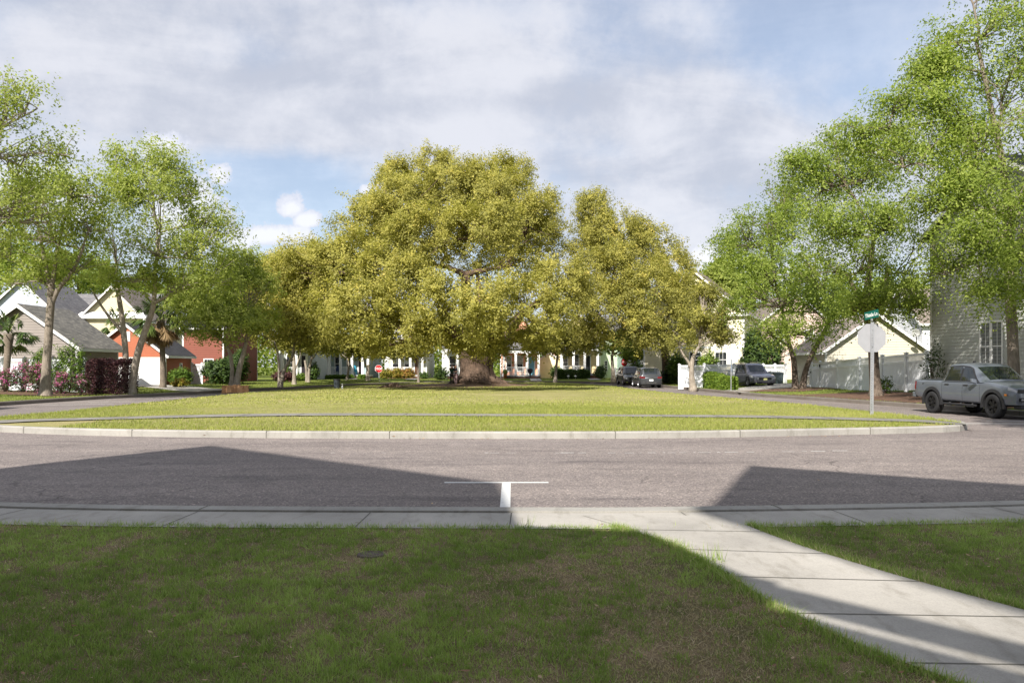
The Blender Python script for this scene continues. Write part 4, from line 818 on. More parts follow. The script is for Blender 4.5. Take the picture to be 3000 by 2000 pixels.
shr('small palm-like bush right of the beige porch steps', 1232, 1247, 1096, 92.5, mt['darkleaf'], 1000, .1, 106, 1, tone=(.8, .2)); shr('spiky dark bush between the beige house and the oak trunk', 1278, 1306, 1087, 91, mt['darkleaf'], 1800, .1, 107, 1.2, tone=(.7, .3))
shr('long dark clipped hedge under the cream yellow porch', 1634, 1726, 1086, 93, mt['darkleaf'], 10000, .09, 108, 1.6, boxy=True, name='hedge', cat='hedge', tone=(.6, .2)); shr('dark round-headed bush against the pale green siding', 1749, 1771, 1078, 93, mt['darkleaf'], 3000, .09, 109, 1.5, tone=(.7, .25))
shr('olive bush behind the slim grey tree', 1618, 1640, 1077, 94.5, mt['darkleaf'], 1800, .09, 110, 1, tone=(.85, .2)); shr('dark green bush over the roofs of the two parked dark cars', 1880, 1925, 1070, 80, mt['darkleaf'], 4000, .1, 111, 1.6, tone=(.8, .2)); shr('yellow green bush left of the two parked dark cars', 1850, 1880, 1072, 84, mt['hedge'], 2400, .1, 112, 1.2, tone=(.8, .2))
shr('bright green clipped bush behind its lower neighbour beside the driveway', 2076, 2124, 1096, 58.5, mt['hedge'], 7500, .06, 113, 1.6, boxy=True, tone=(.6, .2)); shr('lower bright green clipped bush at the driveway mouth', 2118, 2160, 1106, 54.5, mt['hedge'], 6500, .06, 114, 1.6, boxy=True, tone=(.6, .2))
shr('light green bush behind the white picket fence', 2058, 2105, 1040, 66, mt['hedge'], 4500, .08, 115, 1.8, tone=(.7, .2)); shr('dark leafy mass left of the small crooked tree', 1965, 2010, 1046, 72, mt['hedge'], 5200, .09, 116, 2, tone=(.1, .2)); shr('deep shaded bush beside the second oak trunk', 1945, 1985, 1088, 73, mt['darkleaf'], 3000, .09, 117, 1.4, tone=(.2, .2))
shr('tall ragged evergreen behind the parked crossover car', 2195, 2250, 965, 72, mt['darkleaf'], 9500, .09, 118, 2.4, tone=(.6, .3)); shr('wide evergreen reaching the shaded garage wall', 2235, 2300, 1000, 74, mt['darkleaf'], 9000, .09, 119, 2.4, tone=(.5, .3)); shr('rounded dark bush at the foot of the tall cream house', 2180, 2203, 1045, 73, mt['darkleaf'], 2600, .09, 120, 1.4, tone=(.2, .2))
shr('thin leggy shrub growing against the tall shaded wall behind the truck bed', 2728, 2776, 1006, 39.3, mt['darkleaf'], 1500, .045, 121, 1.0, tone=(.5, .2)); shr('low leafy plant at the foot of the right picket fence', 2585, 2622, 1108, 43.6, mt['hedge'], 700, .05, 122, .7, tone=(.2, .2))
# surface roots like a small log in the grass
lg = empty('surface_root', (X(1147, 60), 60, .17)); tag(lg, 'knotted brown surface root like a short log, left of the couple in the shaded grass', 'tree root'); mb = MB()
mb.tube([(-1.1, .2, -.05), (-.6, .1, .08), (0, 0, .2), (.4, 0, .24), (.62, .1, .1)], [.06, .12, .19, .2, .1], 10, True, .16, 2); mb.tube([(.1, 0, .1), (.7, -.2, .1), (1.3, -.1, 0)], [.14, .1, .04], 8, True, .1); mb.build('wood', mt['oakbark'], lg, True)
# ------------------------------------------------------------------ buildings
def boards(mb, a, b, nrm, z0, z1, ex, lim=None):
    """lap siding: every board leans out at its foot; lim(z) gives the start and end fractions under a gable"""
    a, b, nn = Vector(a), Vector(b), Vector(nrm); k_ = max(1, math.ceil((z1 - z0) / ex - .05))
    for i in range(k_):
        lo, hi = z0 + i * ex, min(z1, z0 + (i + 1) * ex)
        s0, e0 = lim(lo) if lim else (0, 1); s1, e1 = lim(hi) if lim else (0, 1)
        if e0 <= s0: break
        if e1 < s1: s1 = e1 = (s1 + e1) / 2
        o = nn * (.02 if ex != .163 else .028); A0, B0, A1, B1 = a.lerp(b, s0), a.lerp(b, e0), a.lerp(b, s1), a.lerp(b, e1)
        mb.add([(A0.x, A0.y, lo), (A0.x + o.x, A0.y + o.y, lo), (B0.x + o.x, B0.y + o.y, lo), (B0.x, B0.y, lo), (B1.x, B1.y, hi), (A1.x, A1.y, hi)], [(0, 1, 2, 3), (1, 2, 4, 5)])
def window(root, o, ux, nrm, w, h, nm='window', grid=(2, 2), glass='glass', trim='white', blind=0, shut=None):
    """window with casing, meeting rail and glazing bars; o = middle of its foot on the wall"""
    ux, nn, o = Vector((*ux, 0)), Vector((*nrm, 0)), Vector(o)
    def bar(mb, x0, x1, z0, z1, d0, d1):
        c = [o + ux * x + nn * d + Vector((0, 0, z)) for z in (z0, z1) for (x, d) in ((x0, d0), (x1, d0), (x1, d1), (x0, d1))]; mb.hexa([c[0], c[1], c[2], c[3], c[4], c[5], c[6], c[7]])
    f = MB(); t = .09
    bar(f, -w / 2 - t, -w / 2, -t, h + t, .0, .06); bar(f, w / 2, w / 2 + t, -t, h + t, .0, .06); bar(f, -w / 2, w / 2, h, h + t, .0, .06); bar(f, -w / 2 - .02, w / 2 + .02, -t, 0, .0, .085)
    if grid:
        bar(f, -w / 2, w / 2, h * .5 - .025, h * .5 + .025, .0, .045)
        for i in range(1, grid[0]): x = -w / 2 + w * i / grid[0]; bar(f, x - .012, x + .012, .0, h, .0, .036)
        for i in range(1, grid[1] * 2):
            if i != grid[1]: z = h * i / (grid[1] * 2); bar(f, -w / 2, w / 2, z - .01, z + .01, .0, .033)
    fo = f.build(nm, mt[trim], root); p = MB(); bar(p, -w / 2, w / 2, 0, h, .021, .026); p.build('pane', mt[glass], fo)
    if blind: q = MB(); bar(q, -w / 2 + .02, w / 2 - .02, h * (1 - blind), h - .02, .027, .030); q.build('blind', mt['blind'], fo)
    return fo
def house(name, label, cat, loc, rz, w, d, h, roof, pitch, wall, rmat, ex=.16, over=.3, wins=(), group=None, z0=-.3, trimz=True, only=None):
    """gabled house; local x along its front, y to the back. roof 'y' = ridge front to back, 'x' = ridge along the front"""
    root = empty(name, loc, rz); tag(root, label, cat, group); mb = MB()
    top = h + (w / 2 if roof == 'y' else d / 2) * pitch
    def gl(L_): return (lambda z: (0, 1) if z <= h else (min(.5, (z - h) / pitch / L_), 1 - min(.5, (z - h) / pitch / L_)))
    F_ = [((0, 0), (w, 0), (0, -1), 'y', w), ((w, 0), (w, d), (1, 0), 'x', d), ((w, d), (0, d), (0, 1), 'y', w), ((0, d), (0, 0), (-1, 0), 'x', d)]
    for a, b, nn, ax, L_ in F_: boards(mb, a, b, nn, z0, top if ax == roof else h, ex, gl(L_) if ax == roof else None)
    mb.build('wall', wall, root)
    t = MB(); c = .1                                    # corner boards, a hand proud of the siding
    for (x, y) in ((0, 0), (w, 0), (w, d), (0, d)): t.box(x - (.03 if x == 0 else c), x + (.03 if x else c), y - (.03 if y == 0 else c), y + (.03 if y else c), z0, h - .02)
    r_ = MB(); o = over; th = .13
    if roof == 'y':
        for s in (0, 1):
            xe = -o if s == 0 else w + o; ze = h - o * pitch; xm, zm = w / 2, h + w / 2 * pitch
            r_.hexa([(xe, -o, ze + .02), (xm, -o, zm + .02), (xm, d + o, zm + .02), (xe, d + o, ze + .02), (xe, -o, ze + th), (xm, -o, zm + th), (xm, d + o, zm + th), (xe, d + o, ze + th)])
            for y0, y1 in ((-o - .04, -o - .003), (d + o + .003, d + o + .04)): t.hexa([(xe, y0, ze - .12), (xm, y0, zm - .12), (xm, y1, zm - .12), (xe, y1, ze - .12), (xe, y0, ze + th - .03), (xm, y0, zm + th - .03), (xm, y1, zm + th - .03), (xe, y1, ze + th - .03)])
            g0, g1 = (xe - .06, xe - .003) if s == 0 else (xe + .003, xe + .06); t.box(g0, g1, -o, d + o, ze - .08, ze + th - .03)
            s0, s1 = (xe, -.03) if s == 0 else (w + .03, xe); t.box(s0, s1, -o + .003, d + o - .003, ze - .04, ze - .005)
    else:
        for s in (0, 1):
            ye = -o if s == 0 else d + o; ze = h - o * pitch; ym, zm = d / 2, h + d / 2 * pitch
            r_.hexa([(-o, ye, ze + .02), (w + o, ye, ze + .02), (w + o, ym, zm + .02), (-o, ym, zm + .02), (-o, ye, ze + th), (w + o, ye, ze + th), (w + o, ym, zm + th), (-o, ym, zm + th)])
            for x0, x1 in ((-o - .04, -o - .003), (w + o + .003, w + o + .04)): t.hexa([(x0, ye, ze - .12), (x1, ye, ze - .12), (x1, ym, zm - .12), (x0, ym, zm - .12), (x0, ye, ze + th - .03), (x1, ye, ze + th - .03), (x1, ym, zm + th - .03), (x0, ym, zm + th - .03)])
            g0, g1 = (ye - .06, ye - .003) if s == 0 else (ye + .003, ye + .06); t.box(-o, w + o, g0, g1, ze - .08, ze + th - .03)
    t.build('trim', mt['white'], root); r_.build('roof', rmat, root)
    for (side, u, z, ww, hh, *k) in wins:
        kw = k[0] if k else {}
        o_, ux, nn = {'f': ((u, 0, z), (1, 0), (0, -1)), 'r': ((w, u, z), (0, 1), (1, 0)), 'l': ((0, u, z), (0, -1), (-1, 0))}[side]; window(root, o_, ux, nn, ww, hh, **kw)
    return root
def door(root, x, z, w, h, mat, y=0, glass=False):
    f = MB(); t = .1; f.box(x - w / 2 - t, x - w / 2, y - .06, y, z, z + h + t); f.box(x + w / 2, x + w / 2 + t, y - .06, y, z, z + h + t); f.box(x - w / 2, x + w / 2, y - .06, y, z + h, z + h + t)
    fr = f.build('door_frame', mt['white'], root); d_ = MB(); d_.box(x - w / 2, x + w / 2, y - .035, y - .022, z, z + h)
    for i in (0, 1):
        for j in range(3): d_.box(x - w * .4 + i * w * .42, x - w * .03 + i * w * .42, y - .048, y - .035, z + .12 + j * h * .31, z + .12 + j * h * .31 + h * .24)
    dd = d_.build('door', mat, root); k_ = MB(); k_.lathe([(0.001, -.09), (.03, -.085), (.03, -.06), (.012, -.035)], 10, 'y', (x + w * .4, y, z + h * .45)); k_.build('door_knob', mt['brass'], dd)
def porch(root, x0, x1, depth, zf, ht, cols, col_w=.26, rails=(), steps=None, beam=.45, roofmat=None, base=None, y0=0, roofrise=1.0):
    yb = y0 - depth; f = MB(); f.box(x0, x1, yb, y0 - .02, zf - .16, zf); f.build('porch_floor', mt['decking'], root)
    b = MB(); b.box(x0 + .05, x1 - .05, yb + .08, y0 - .03, -.3, zf - .163); b.build('porch_base', base or mt['brick'], root)
    for cx in cols:
        c = MB(); c.box(cx - col_w / 2, cx + col_w / 2, yb + .05, yb + .05 + col_w, zf, zf + ht); c.box(cx - col_w * .64, cx + col_w * .64, yb + .05 - .14 * col_w, yb + .05 + 1.14 * col_w, zf + .002, zf + .14); c.box(cx - col_w * .64, cx + col_w * .64, yb + .05 - .14 * col_w, yb + .05 + 1.14 * col_w, zf + ht - .13, zf + ht - .002)
        c.build('column', mt['white'], root)
    t = MB(); t.box(x0 - .1, x1 + .1, yb, yb + .34, zf + ht, zf + ht + beam); t.box(x0, x1, yb + .343, y0 - .03, zf + ht + .02, zf + ht + .06); t.build('porch_beam', mt['white'], root)
    r_ = MB(); r_.hexa([(x0 - .3, yb - .25, zf + ht + beam + .01), (x1 + .3, yb - .25, zf + ht + beam + .01), (x1 + .3, y0 - .02, zf + ht + beam + roofrise), (x0 - .3, y0 - .02, zf + ht + beam + roofrise),
                        (x0 - .3, yb - .25, zf + ht + beam + .1), (x1 + .3, yb - .25, zf + ht + beam + .1), (x1 + .3, y0 - .02, zf + ht + beam + roofrise + .1), (x0 - .3, y0 - .02, zf + ht + beam + roofrise + .1)]); r_.build('porch_roof', roofmat, root)
    for a, b_ in rails:
        m_ = MB(); m_.box(a, b_, yb + .12, yb + .2, zf + .86, zf + .94); m_.box(a, b_, yb + .13, yb + .19, zf + .1, zf + .16); q = a + .09
        while q < b_ - .05: m_.box(q - .02, q + .02, yb + .14, yb + .18, zf + .16, zf + .86); q += .13
        m_.build('railing', mt['white'], root)
    if steps:
        s_ = MB(); a, b_, k_ = steps
        for i in range(k_): s_.box(a, b_, yb - .3 * (k_ - i), yb - .3 * (k_ - i - 1) - .003, -.2, zf - .17 - (zf - .1) * (k_ - 1 - i) / k_)
        s_.build('steps', mt['brick'], root)
mt['brass'] = M('dull_brass', (.35, .25, .1), .4, .1, 5, metal=.8); mt['decking'] = M('porch_boards', (.42, .43, .44), .7, .12, 6)
def sid(name, c, v=.06): return M(name, c, .7, v, 1.5, .15, 30)
R_grey = shingle('grey_shingles', (.13, .13, .14), (.19, .185, .19)); R_dark = shingle('dark_shingles', (.028, .028, .034), (.05, .05, .058)); R_beige = shingle('weathered_shingles', (.13, .125, .115), (.24, .225, .20)); R_brown = shingle('brown_shingles', (.17, .14, .12), (.24, .20, .17))

# left side: garages and houses
g1 = house('garage', 'beige garage with weathered grey shingle roof behind the picket fence at far left', 'garage', (-33.6, 50.3, .2), 0, 6.9, 5.2, 2.85, 'y', .70, sid('beige_siding', (.27, .235, .215)), R_beige, .17, .42, [('f', 2.3, .75, 1.05, 1.3, dict(grid=(2, 1)))])
x0 = X(64, 76) - 5.2
house('house', 'pale blue house whose shingled gable shows over the beige garage', 'house', (X(64, 76) - 3.9, 76, .2), 0, 7.8, 8, 5.9, 'y', .93, sid('pale_blue_siding', (.48, .52, .62)), R_grey, .17, .35, [('f', 3.87, 6.15, .5, 1.1, dict(grid=(2, 1)))])
house('house', 'long grey shingled roof between the pale blue gable and the cream gable', 'house', (X(110, 84), 84, .2), 0, 11, 7.5, 5.6, 'x', .95, sid('grey_siding', (.42, .43, .45)), R_grey, .17, .35)
h3 = house('house', 'cream yellow house with a white trimmed gable above the orange garage', 'house', (X(330, 80) - 3.1, 80, .2), 0, 6.2, 9, 6.25, 'y', .98, sid('cream_siding', (.60, .54, .38)), R_brown, .17, .4, [('f', 3.1, 3.0, .9, 1.5)])
t = MB(); t.box(-.35, 6.55, -.5, -.02, 6.2, 6.4); t.hexa([(-.3, -.48, 6.4), (6.5, -.48, 6.4), (6.5, -.04, 6.4), (-.3, -.04, 6.4), (.1, -.1, 6.85), (6.1, -.1, 6.85), (6.1, -.04, 6.85), (.1, -.04, 6.85)]); t.build('eave_return', mt['white'], h3)
xo = X(368, 61.5) - 2.95
g2 = house('garage', 'orange garage with a wide white door and near black roof', 'garage', (xo, 61.5, .12), 0, 5.95, 4.9, 2.55, 'y', .76, sid('orange_siding', (.40, .115, .05)), R_dark, .15, .28, [('r', 2.75, .85, .34, .95, dict(grid=(1, 1)))])
d_ = MB(); d_.box(.52, 5.42, -.03, -.018, .03, 2.2)
for j in range(4):
    for i in range(4): d_.box(.6 + i * 1.215, 1.66 + i * 1.215, -.038, -.03, .1 + j * .53, .53 + j * .53)
gd = d_.build('garage_door', mt['white'], g2); f = MB(); f.box(.4, .52, -.05, 0, 0, 2.32); f.box(5.42, 5.54, -.05, 0, 0, 2.32); f.box(.52, 5.42, -.05, 0, 2.2, 2.32); f.build('door_frame', mt['white'], g2)
v = MB(); v.box(2.86, 3.3, -.04, 0, 3.5, 4.25)
for j in range(7): v.box(2.9, 3.26, -.055, -.04, 3.55 + j * .095, 3.59 + j * .095)
v.build('gable_vent', mt['white'], g2)
house('house', 'brick red house with a small paned window between the orange garage and the v-shaped tree', 'house', (X(655, 72) - 3.6, 72, .2), 0, 3.6, 9.5, 5.0, 'x', .5, sid('red_siding', (.22, .06, .035)), R_dark, .15, .3, [('f', 2.3, 1.2, .72, .95, dict(grid=(3, 1)))])

# far row of porch houses
YF = 97.5
def far_house(label, pxl, pxr, wall, rmat, doorc, doorpx, winpx, colpx, railpx, steps, Y=YF, dz=.3, roofax='y', ht=2.75, h2=5.6, base=None, blind=0, zfl=.45):
    x0, x1 = X(pxl, Y), X(pxr, Y); w_ = x1 - x0; L_ = lambda p: X(p, Y - 1.0) - x0 * 1.0
    r_ = house('house', label, 'house', (x0, Y, dz), 0, w_, 9, h2, roofax, .8, wall, rmat, .15, .35, [('f', w_ * .3, 3.9, .9, 1.5), ('f', w_ * .7, 3.9, .9, 1.5)], group='porch houses along the far side of the park')
    for (a, b) in winpx: window(r_, ((L_(a) + L_(b)) / 2, 0, zfl + .45), (1, 0), (0, -1), L_(b) - L_(a), 1.75, grid=(1, 1), blind=blind)
    if doorpx: door(r_, (L_(doorpx[0]) + L_(doorpx[1])) / 2, zfl + .01, L_(doorpx[1]) - L_(doorpx[0]), 2.1, doorc)
    Lf = lambda p: X(p, Y - 2.1) - x0
    cs = [Lf(p) for p in colpx]; porch(r_, min(cs) - .25, max(cs) + .25, 2.2, zfl, ht, cs, .27, [(Lf(a), Lf(b)) for a, b in railpx], (Lf(steps[0]), Lf(steps[1]), 3) if steps else None, roofmat=rmat, base=base)
    return r_
far_house('grey green porch house in shade at the left end of the far row', 818, 900, sid('sage_siding', (.33, .36, .33)), R_grey, M('black_door', (.02, .015, .02), .4), (876, 888), [(833, 842), (846, 858)], (826, 868), [(829, 866)], None, Y=84)
far_house('white lap-sided house end beside the tall round evergreen', 912, 942, sid('white_siding', (.72, .73, .72)), R_grey, mt['white'], None, [], (914, 940), [], None, Y=96)
h2_ = far_house('pale blue porch house with a dark door, blue porch chairs behind white rails', 960, 1082, sid('blue_grey_siding', (.34, .43, .45)), R_grey, M('dark_door', (.03, .015, .02), .4), (1046, 1059), [(977, 990), (1012, 1026)], (965, 997, 1031, 1062, 1078), [(967, 985), (999, 1029)], (1032, 1048))
far_house('beige porch house behind the golden shrubs and the bright stop sign', 1128, 1250, sid('stone_siding', (.50, .49, .43)), R_brown, M('brown_door', (.10, .05, .03), .4), (1212, 1224), [(1147, 1163), (1183, 1199)], (1135, 1171, 1202, 1237), [(1137, 1200)], (1208, 1224), blind=.5)
far_house('white porch house hidden mostly behind the great oak trunk', 1296, 1420, sid('pale_siding', (.55, .58, .56)), R_grey, M('green_door', (.05, .12, .09), .4), (1380, 1392), [(1315, 1333), (1345, 1360)], (1306, 1340, 1375, 1415), [(1309, 1372)], None)
h5 = far_house('peach porch house with a light blue door right of the great oak trunk', 1466, 1578, sid('peach_siding', (.78, .38, .24)), R_grey, M('blue_door', (.16, .38, .48), .4), (1550, 1566), [(1484, 1497), (1516, 1531)], (1476, 1511, 1544, 1578), [(1479, 1541)], (1552, 1576), base=M('dark_brick_base', (.13, .075, .06), .9, .3, 8), blind=.45, ht=2.55)
house('shed', 'small cream shed with a white raked roof edge between two porch houses', 'shed', (X(1574, 99), 99, .3), 0, 2.9, 3, 2.1, 'y', .7, sid('pale_cream_siding', (.78, .72, .52)), R_grey, .15, .2)
house('house', 'narrow salmon-sided wall between the small cream shed and the slim grey tree', 'house', (X(1607, 100), 100, .3), 0, 1.6, 6, 5.5, 'x', .6, sid('salmon_siding', (.62, .27, .15)), R_grey, .15, .2)
far_house('cream yellow porch house with a nearly black door above the dark hedge', 1630, 1757, sid('warm_cream_siding', (.70, .55, .32)), R_grey, M('ebony_door', (.018, .02, .024), .3), (1717, 1731), [(1651, 1664), (1684, 1697)], (1645, 1680, 1713, 1751), [(1648, 1711)], (1725, 1742), ht=2.7, zfl=.6)
house('house', 'pale green sided house wall with one small window right of the cream porch', 'house', (X(1757, 100), 100, .3), 0, 2.6, 7, 5.6, 'x', .6, sid('pale_green_siding', (.52, .60, .42)), R_grey, .15, .25, [('f', .75, .9, .3, 1.2)])
far_house('teal-trimmed porch house behind the two parked dark cars', 1828, 1930, sid('teal_siding', (.36, .50, .46)), R_grey, M('red_door', (.35, .05, .04), .4), (1895, 1908), [(1853, 1866), (1886, 1892)], (1845, 1880, 1922), [(1848, 1878)], None, Y=94)

# right side
a8 = math.radians(-24)
def big_cream():
    Y = 76; xr = X(2180, Y); w_, d_l = 9.5, 10; c, s = math.cos(a8), math.sin(a8)      # right front corner at (xr, Y)
    loc = (xr - w_ * c, Y - w_ * s, .1)
    r_ = house('house', 'tall two-storey cream house with a white gable corner, left of the driveway', 'house', loc, a8, w_, d_l, 6.75, 'y', .85, sid('light_cream_siding', (.80, .73, .56)), R_brown, .17, .4,
               [('f', 7.4, 1.6, 1.0, 1.35, dict(grid=(3, 1))), ('f', 7.4, 4.25, .9, 1.25), ('f', 5.0, 1.6, 1.0, 1.35), ('f', 4.6, 4.25, .9, 1.25), ('r', 3.5, 1.4, .9, 1.4), ('r', 3.5, 4.2, .9, 1.3)])
    t = MB(); t.box(w_ - 1.5, w_ + .45, -.44, -.02, 6.32, 6.5); t.build('eave_return', mt['white'], r_); t = MB(); t.box(.03, w_ - .03, -.05, -.021, 3.35, 3.55); t.build('storey_band', mt['white'], r_)
big_cream()
house('house', 'salmon two-storey house glimpsed through the birches above the driveway', 'house', (X(2228, 88), 88, .1), 0, 7.5, 8, 6.4, 'y', .8, sid('pink_siding', (.66, .50, .44)), R_brown, .17, .35, [('f', 2, 4.2, .9, 1.3), ('f', 5.2, 4.2, .9, 1.3)])
g3 = house('garage', 'cream garage with a sunlit gable and shaded side behind the right picket fence', 'garage', (22.95, 60, .05), 0, 7.3, 6.6, 2.95, 'y', .70, sid('ivory_siding', (.56, .52, .43)), shingle('pale_shingles', (.24, .20, .18), (.32, .27, .24)), .19, .42, [('l', 3.3, 1.0, .55, 1.05)])
t = MB(); t.lathe([(.001, .06), (.12, .05), (.22, .02), (.28, -.03), (.27, -.035), (.2, 0), (.001, .035)], 20, 'y'); r_ = empty('satellite_dish', (28.9, 58.6, 4.15), -.5); r_.rotation_euler = (math.radians(20), 0, math.radians(-30)); tag(r_, 'small grey satellite dish beside the cream garage roof edge', 'satellite dish'); t.build('dish', M('dish_grey', (.5, .5, .5), .5), r_, True)
t = MB(); t.tube([(0, .05, 0), (0, .3, -.2), (0, .35, -1.2)], [.03, .03, .03], 8); t.tube([(0, 0, -.25), (0, -.3, -.05)], [.015, .015], 6); t.box(-.04, .04, -.36, -.28, -.08, .0); t.build('bracket', M('dark_bracket', (.05, .05, .05), .5), r_)
house('house', 'white-trimmed house corner with a brown roof between the garage gable and the tall wall', 'house', (X(2700, 66) + .1, 66, .1), 0, 7, 7, 5.3, 'x', .8, sid('bright_siding', (.74, .76, .80)), R_brown, .17, .4)
# the tall house at the right: its long wall starts at the pixel column 2727 and runs back to the right
mt['greyglass'] = M('grey_window_glass', (.16, .17, .17), .12, .15, 3)
big = house('house', 'tall house with broad shaded grey-green siding behind the truck', 'house', (X(2727, 41.2), 41.2, .1), math.atan2(-1, .083), 10.5, 12, 8.2, 'y', .5, sid('grey_green_siding', (.42, .43, .40)), R_dark, .163, .4,
            [('f', 4.22, 1.5, .62, 2.1, dict(grid=(2, 1), glass='greyglass')), ('f', 5.0, 1.5, .62, 2.1, dict(grid=(2, 1), glass='greyglass')), ('f', 7.6, 5.2, .8, 1.7, dict(grid=(2, 1), glass='greyglass'))])

# fences
def fence(label, pts, h=1.83, spacing=None, rail=.42, gatefirst=False, pick=.13, solid=False, group=None, name='picket_fence'):
    """white vinyl privacy fence: capped posts at pts, a mid rail, tight pickets"""
    p0 = pts[0]; root = empty(name, (p0[0], p0[1], p0[2])); tag(root, label, 'fence', group); O = Vector(p0)
    for i, p in enumerate(pts):
        m_ = MB(); q = Vector(p) - O; s = .078; m_.box(q.x - s, q.x + s, q.y - s, q.y + s, q.z - .2, q.z + h); m_.box(q.x - .11, q.x + .11, q.y - .11, q.y + .11, q.z + h, q.z + h + .035)
        m_.add([(q.x - .08, q.y - .08, q.z + h + .035), (q.x + .08, q.y - .08, q.z + h + .035), (q.x + .08, q.y + .08, q.z + h + .035), (q.x - .08, q.y + .08, q.z + h + .035), (q.x, q.y, q.z + h + .1)], [(0, 1, 4), (1, 2, 4), (2, 3, 4), (3, 0, 4)]); m_.build('post', mt['vinyl'], root)
    for i in range(len(pts) - 1):
        a, b = Vector(pts[i]) - O, Vector(pts[i + 1]) - O; d = Vector((b.x - a.x, b.y - a.y, 0)); L_ = d.length; d.normalize(); nn = Vector((-d.y, d.x, 0)); m_ = MB(); gate = gatefirst and i == 0
        def bar(s0, s1, z0, z1, w):
            c = []
            for zz in (z0, z1):
                for (s, o) in ((s0, -w), (s1, -w), (s1, w), (s0, w)): q = a + d * s + nn * o; c.append((q.x, q.y, a.z + (b.z - a.z) * s / L_ + zz))
            m_.hexa(c)
        for (z0, z1) in ((-.12, .2), (h - rail - .1, h - rail), (h - .16, h - .04)): bar(.07, L_ - .07, z0, z1, .032)
        s = .1
        while s < L_ - .09: bar(s, s + pick * (.72 if not solid else .97), .2, h - rail - .1, .012); s += pick
        s = .1
        while s < L_ - .09: bar(s, s + .035, h - rail, h - .16, .012); s += .085
        if gate: m_.hexa([tuple(a + d * .1 + nn * .04 + Vector((0, 0, .2))), tuple(a + d * .16 + nn * .04 + Vector((0, 0, .2))), tuple(a + d * .16 + nn * .05 + Vector((0, 0, .2))), tuple(a + d * .1 + nn * .05 + Vector((0, 0, .2))), tuple(a + d * (L_ - .18) + nn * .04 + Vector((0, 0, 1.25))), tuple(a + d * (L_ - .1) + nn * .04 + Vector((0, 0, 1.25))), tuple(a + d * (L_ - .1) + nn * .05 + Vector((0, 0, 1.25))), tuple(a + d * (L_ - .18) + nn * .05 + Vector((0, 0, 1.25)))])
        m_.build('gate' if gate else 'panel', mt['vinyl'], root)
        if gate:
            l = MB(); q = a + d * .05; l.box(q.x - .12, q.x - .06, q.y - .1, q.y - .04, 1.15, 1.25); q = b; l.box(q.x - .1, q.x - .03, q.y - .1, q.y - .03, h - .28, h - .1); l.build('latch', M('black_latch', (.02, .02, .02), .4), root)
def fp(px, Y, pyb): return (X(px, Y), Y, EYE - (pyb - HZ) * Y / F)
fence('white picket fence with a gate rising along the shaded garage at the right', [fp(2376, 55.6, 1142), fp(2403, 54.3, 1141), fp(2453, 51.2, 1140), fp(2518, 48.3, 1138.5), fp(2585, 46, 1137.5), fp(2655, 43.6, 1136), fp(2716, 41.9, 1135)], gatefirst=True)
fence('white picket fence behind the azaleas at the far left', [(X(247, 47.6), 47.6, .38), (X(148, 47.8), 47.8, .38), (X(72, 48.0), 48.0, .4), (X(12, 48.2), 48.2, .4), (X(-60, 48.4), 48.4, .42)], rail=.36, gatefirst=True)
fence('short white fence section at the corner of the orange garage', [(X(563, 66), 66, .15), (X(592, 65), 65, .15)], pick=.16)
fence('bright white picket fence between the clipped bushes and the crossover car', [(X(2063, 61), 61, .1), (X(2105, 62), 62, .1), (X(2150, 63), 63, .1), (X(2200, 64), 64, .1)], pick=.16)
fence('shaded white fence panel behind the small crooked tree', [(X(1990, 63), 63, .05), (X(2063, 61.3), 61.3, .05)], pick=.12, solid=True)
fence('curving white picket fence behind the crossover car and wheelie bins', [(X(2236, 70), 70, .1), (X(2270, 69.6), 69.6, .1), (X(2302, 69), 69, .1)], pick=.16)
fence('tall grey board fence between the white siding and the pale blue porch', [(X(943, 97), 97, .3), (X(961, 97), 97, .3)], pick=.12); 
fence('bit of white fence left of the far dark stop sign', [(X(1803, 92), 92, .25), (X(1828, 92), 92, .25)], h=1.3, pick=.16)
# iron bench and garden chairs behind the right fence
def bench(label, loc, rz, w, name, cat, mat):
    r_ = empty(name, loc, rz); tag(r_, label, cat, 'dark metal garden furniture behind the right fence'); b = MB(); b.box(-w / 2, w / 2, -.22, .22, .42, .46); b.build('seat', mat, r_); b = MB()
    b.tube([(-w / 2, .24, .46), (-w / 2, .3, .9), (-w / 4, .31, 1.0), (0, .31, 1.03), (w / 4, .31, 1.0), (w / 2, .3, .9), (w / 2, .24, .46)], [.018] * 7, 6); k_ = int(w / .12)
    for i in range(1, k_): x = -w / 2 + w * i / k_; b.tube([(x, .25, .46), (x + .03, .29, .75), (x, .3, .96)], [.009] * 3, 5)
    b.tube([(-w / 2, .28, .72), (w / 2, .28, .72)], [.012] * 2, 5); b.build('backrest', mat, r_)
    for sx in (-1, 1):
        for sy in (-1, 1): b = MB(); b.tube([(sx * w * .46, sy * .2, .44), (sx * w * .48, sy * .23, 0)], [.018, .014], 6); b.build('leg', mat, r_)
        b = MB(); b.tube([(sx * w / 2, .26, .68), (sx * w / 2, -.15, .68), (sx * w / 2, -.22, .44)], [.014] * 3, 6); b.build('armrest', mat, r_)
iron = M('dark_iron', (.03, .03, .035), .5, .2, 9)
bench('dark iron bench seen through the right picket fence', (X(2632, 45.3) + .4, 45.6, .3), math.radians(105), 1.35, 'bench', 'bench', iron)
bench('dark metal garden chair nearest the corner of the tall shaded wall', (X(2705, 43.4), 43.8, .35), math.radians(120), .6, 'garden_chair', 'chair', iron); bench('dark metal garden chair beside the iron bench', (X(2680, 44.4), 44.8, .35), math.radians(80), .6, 'garden_chair', 'chair', iron)
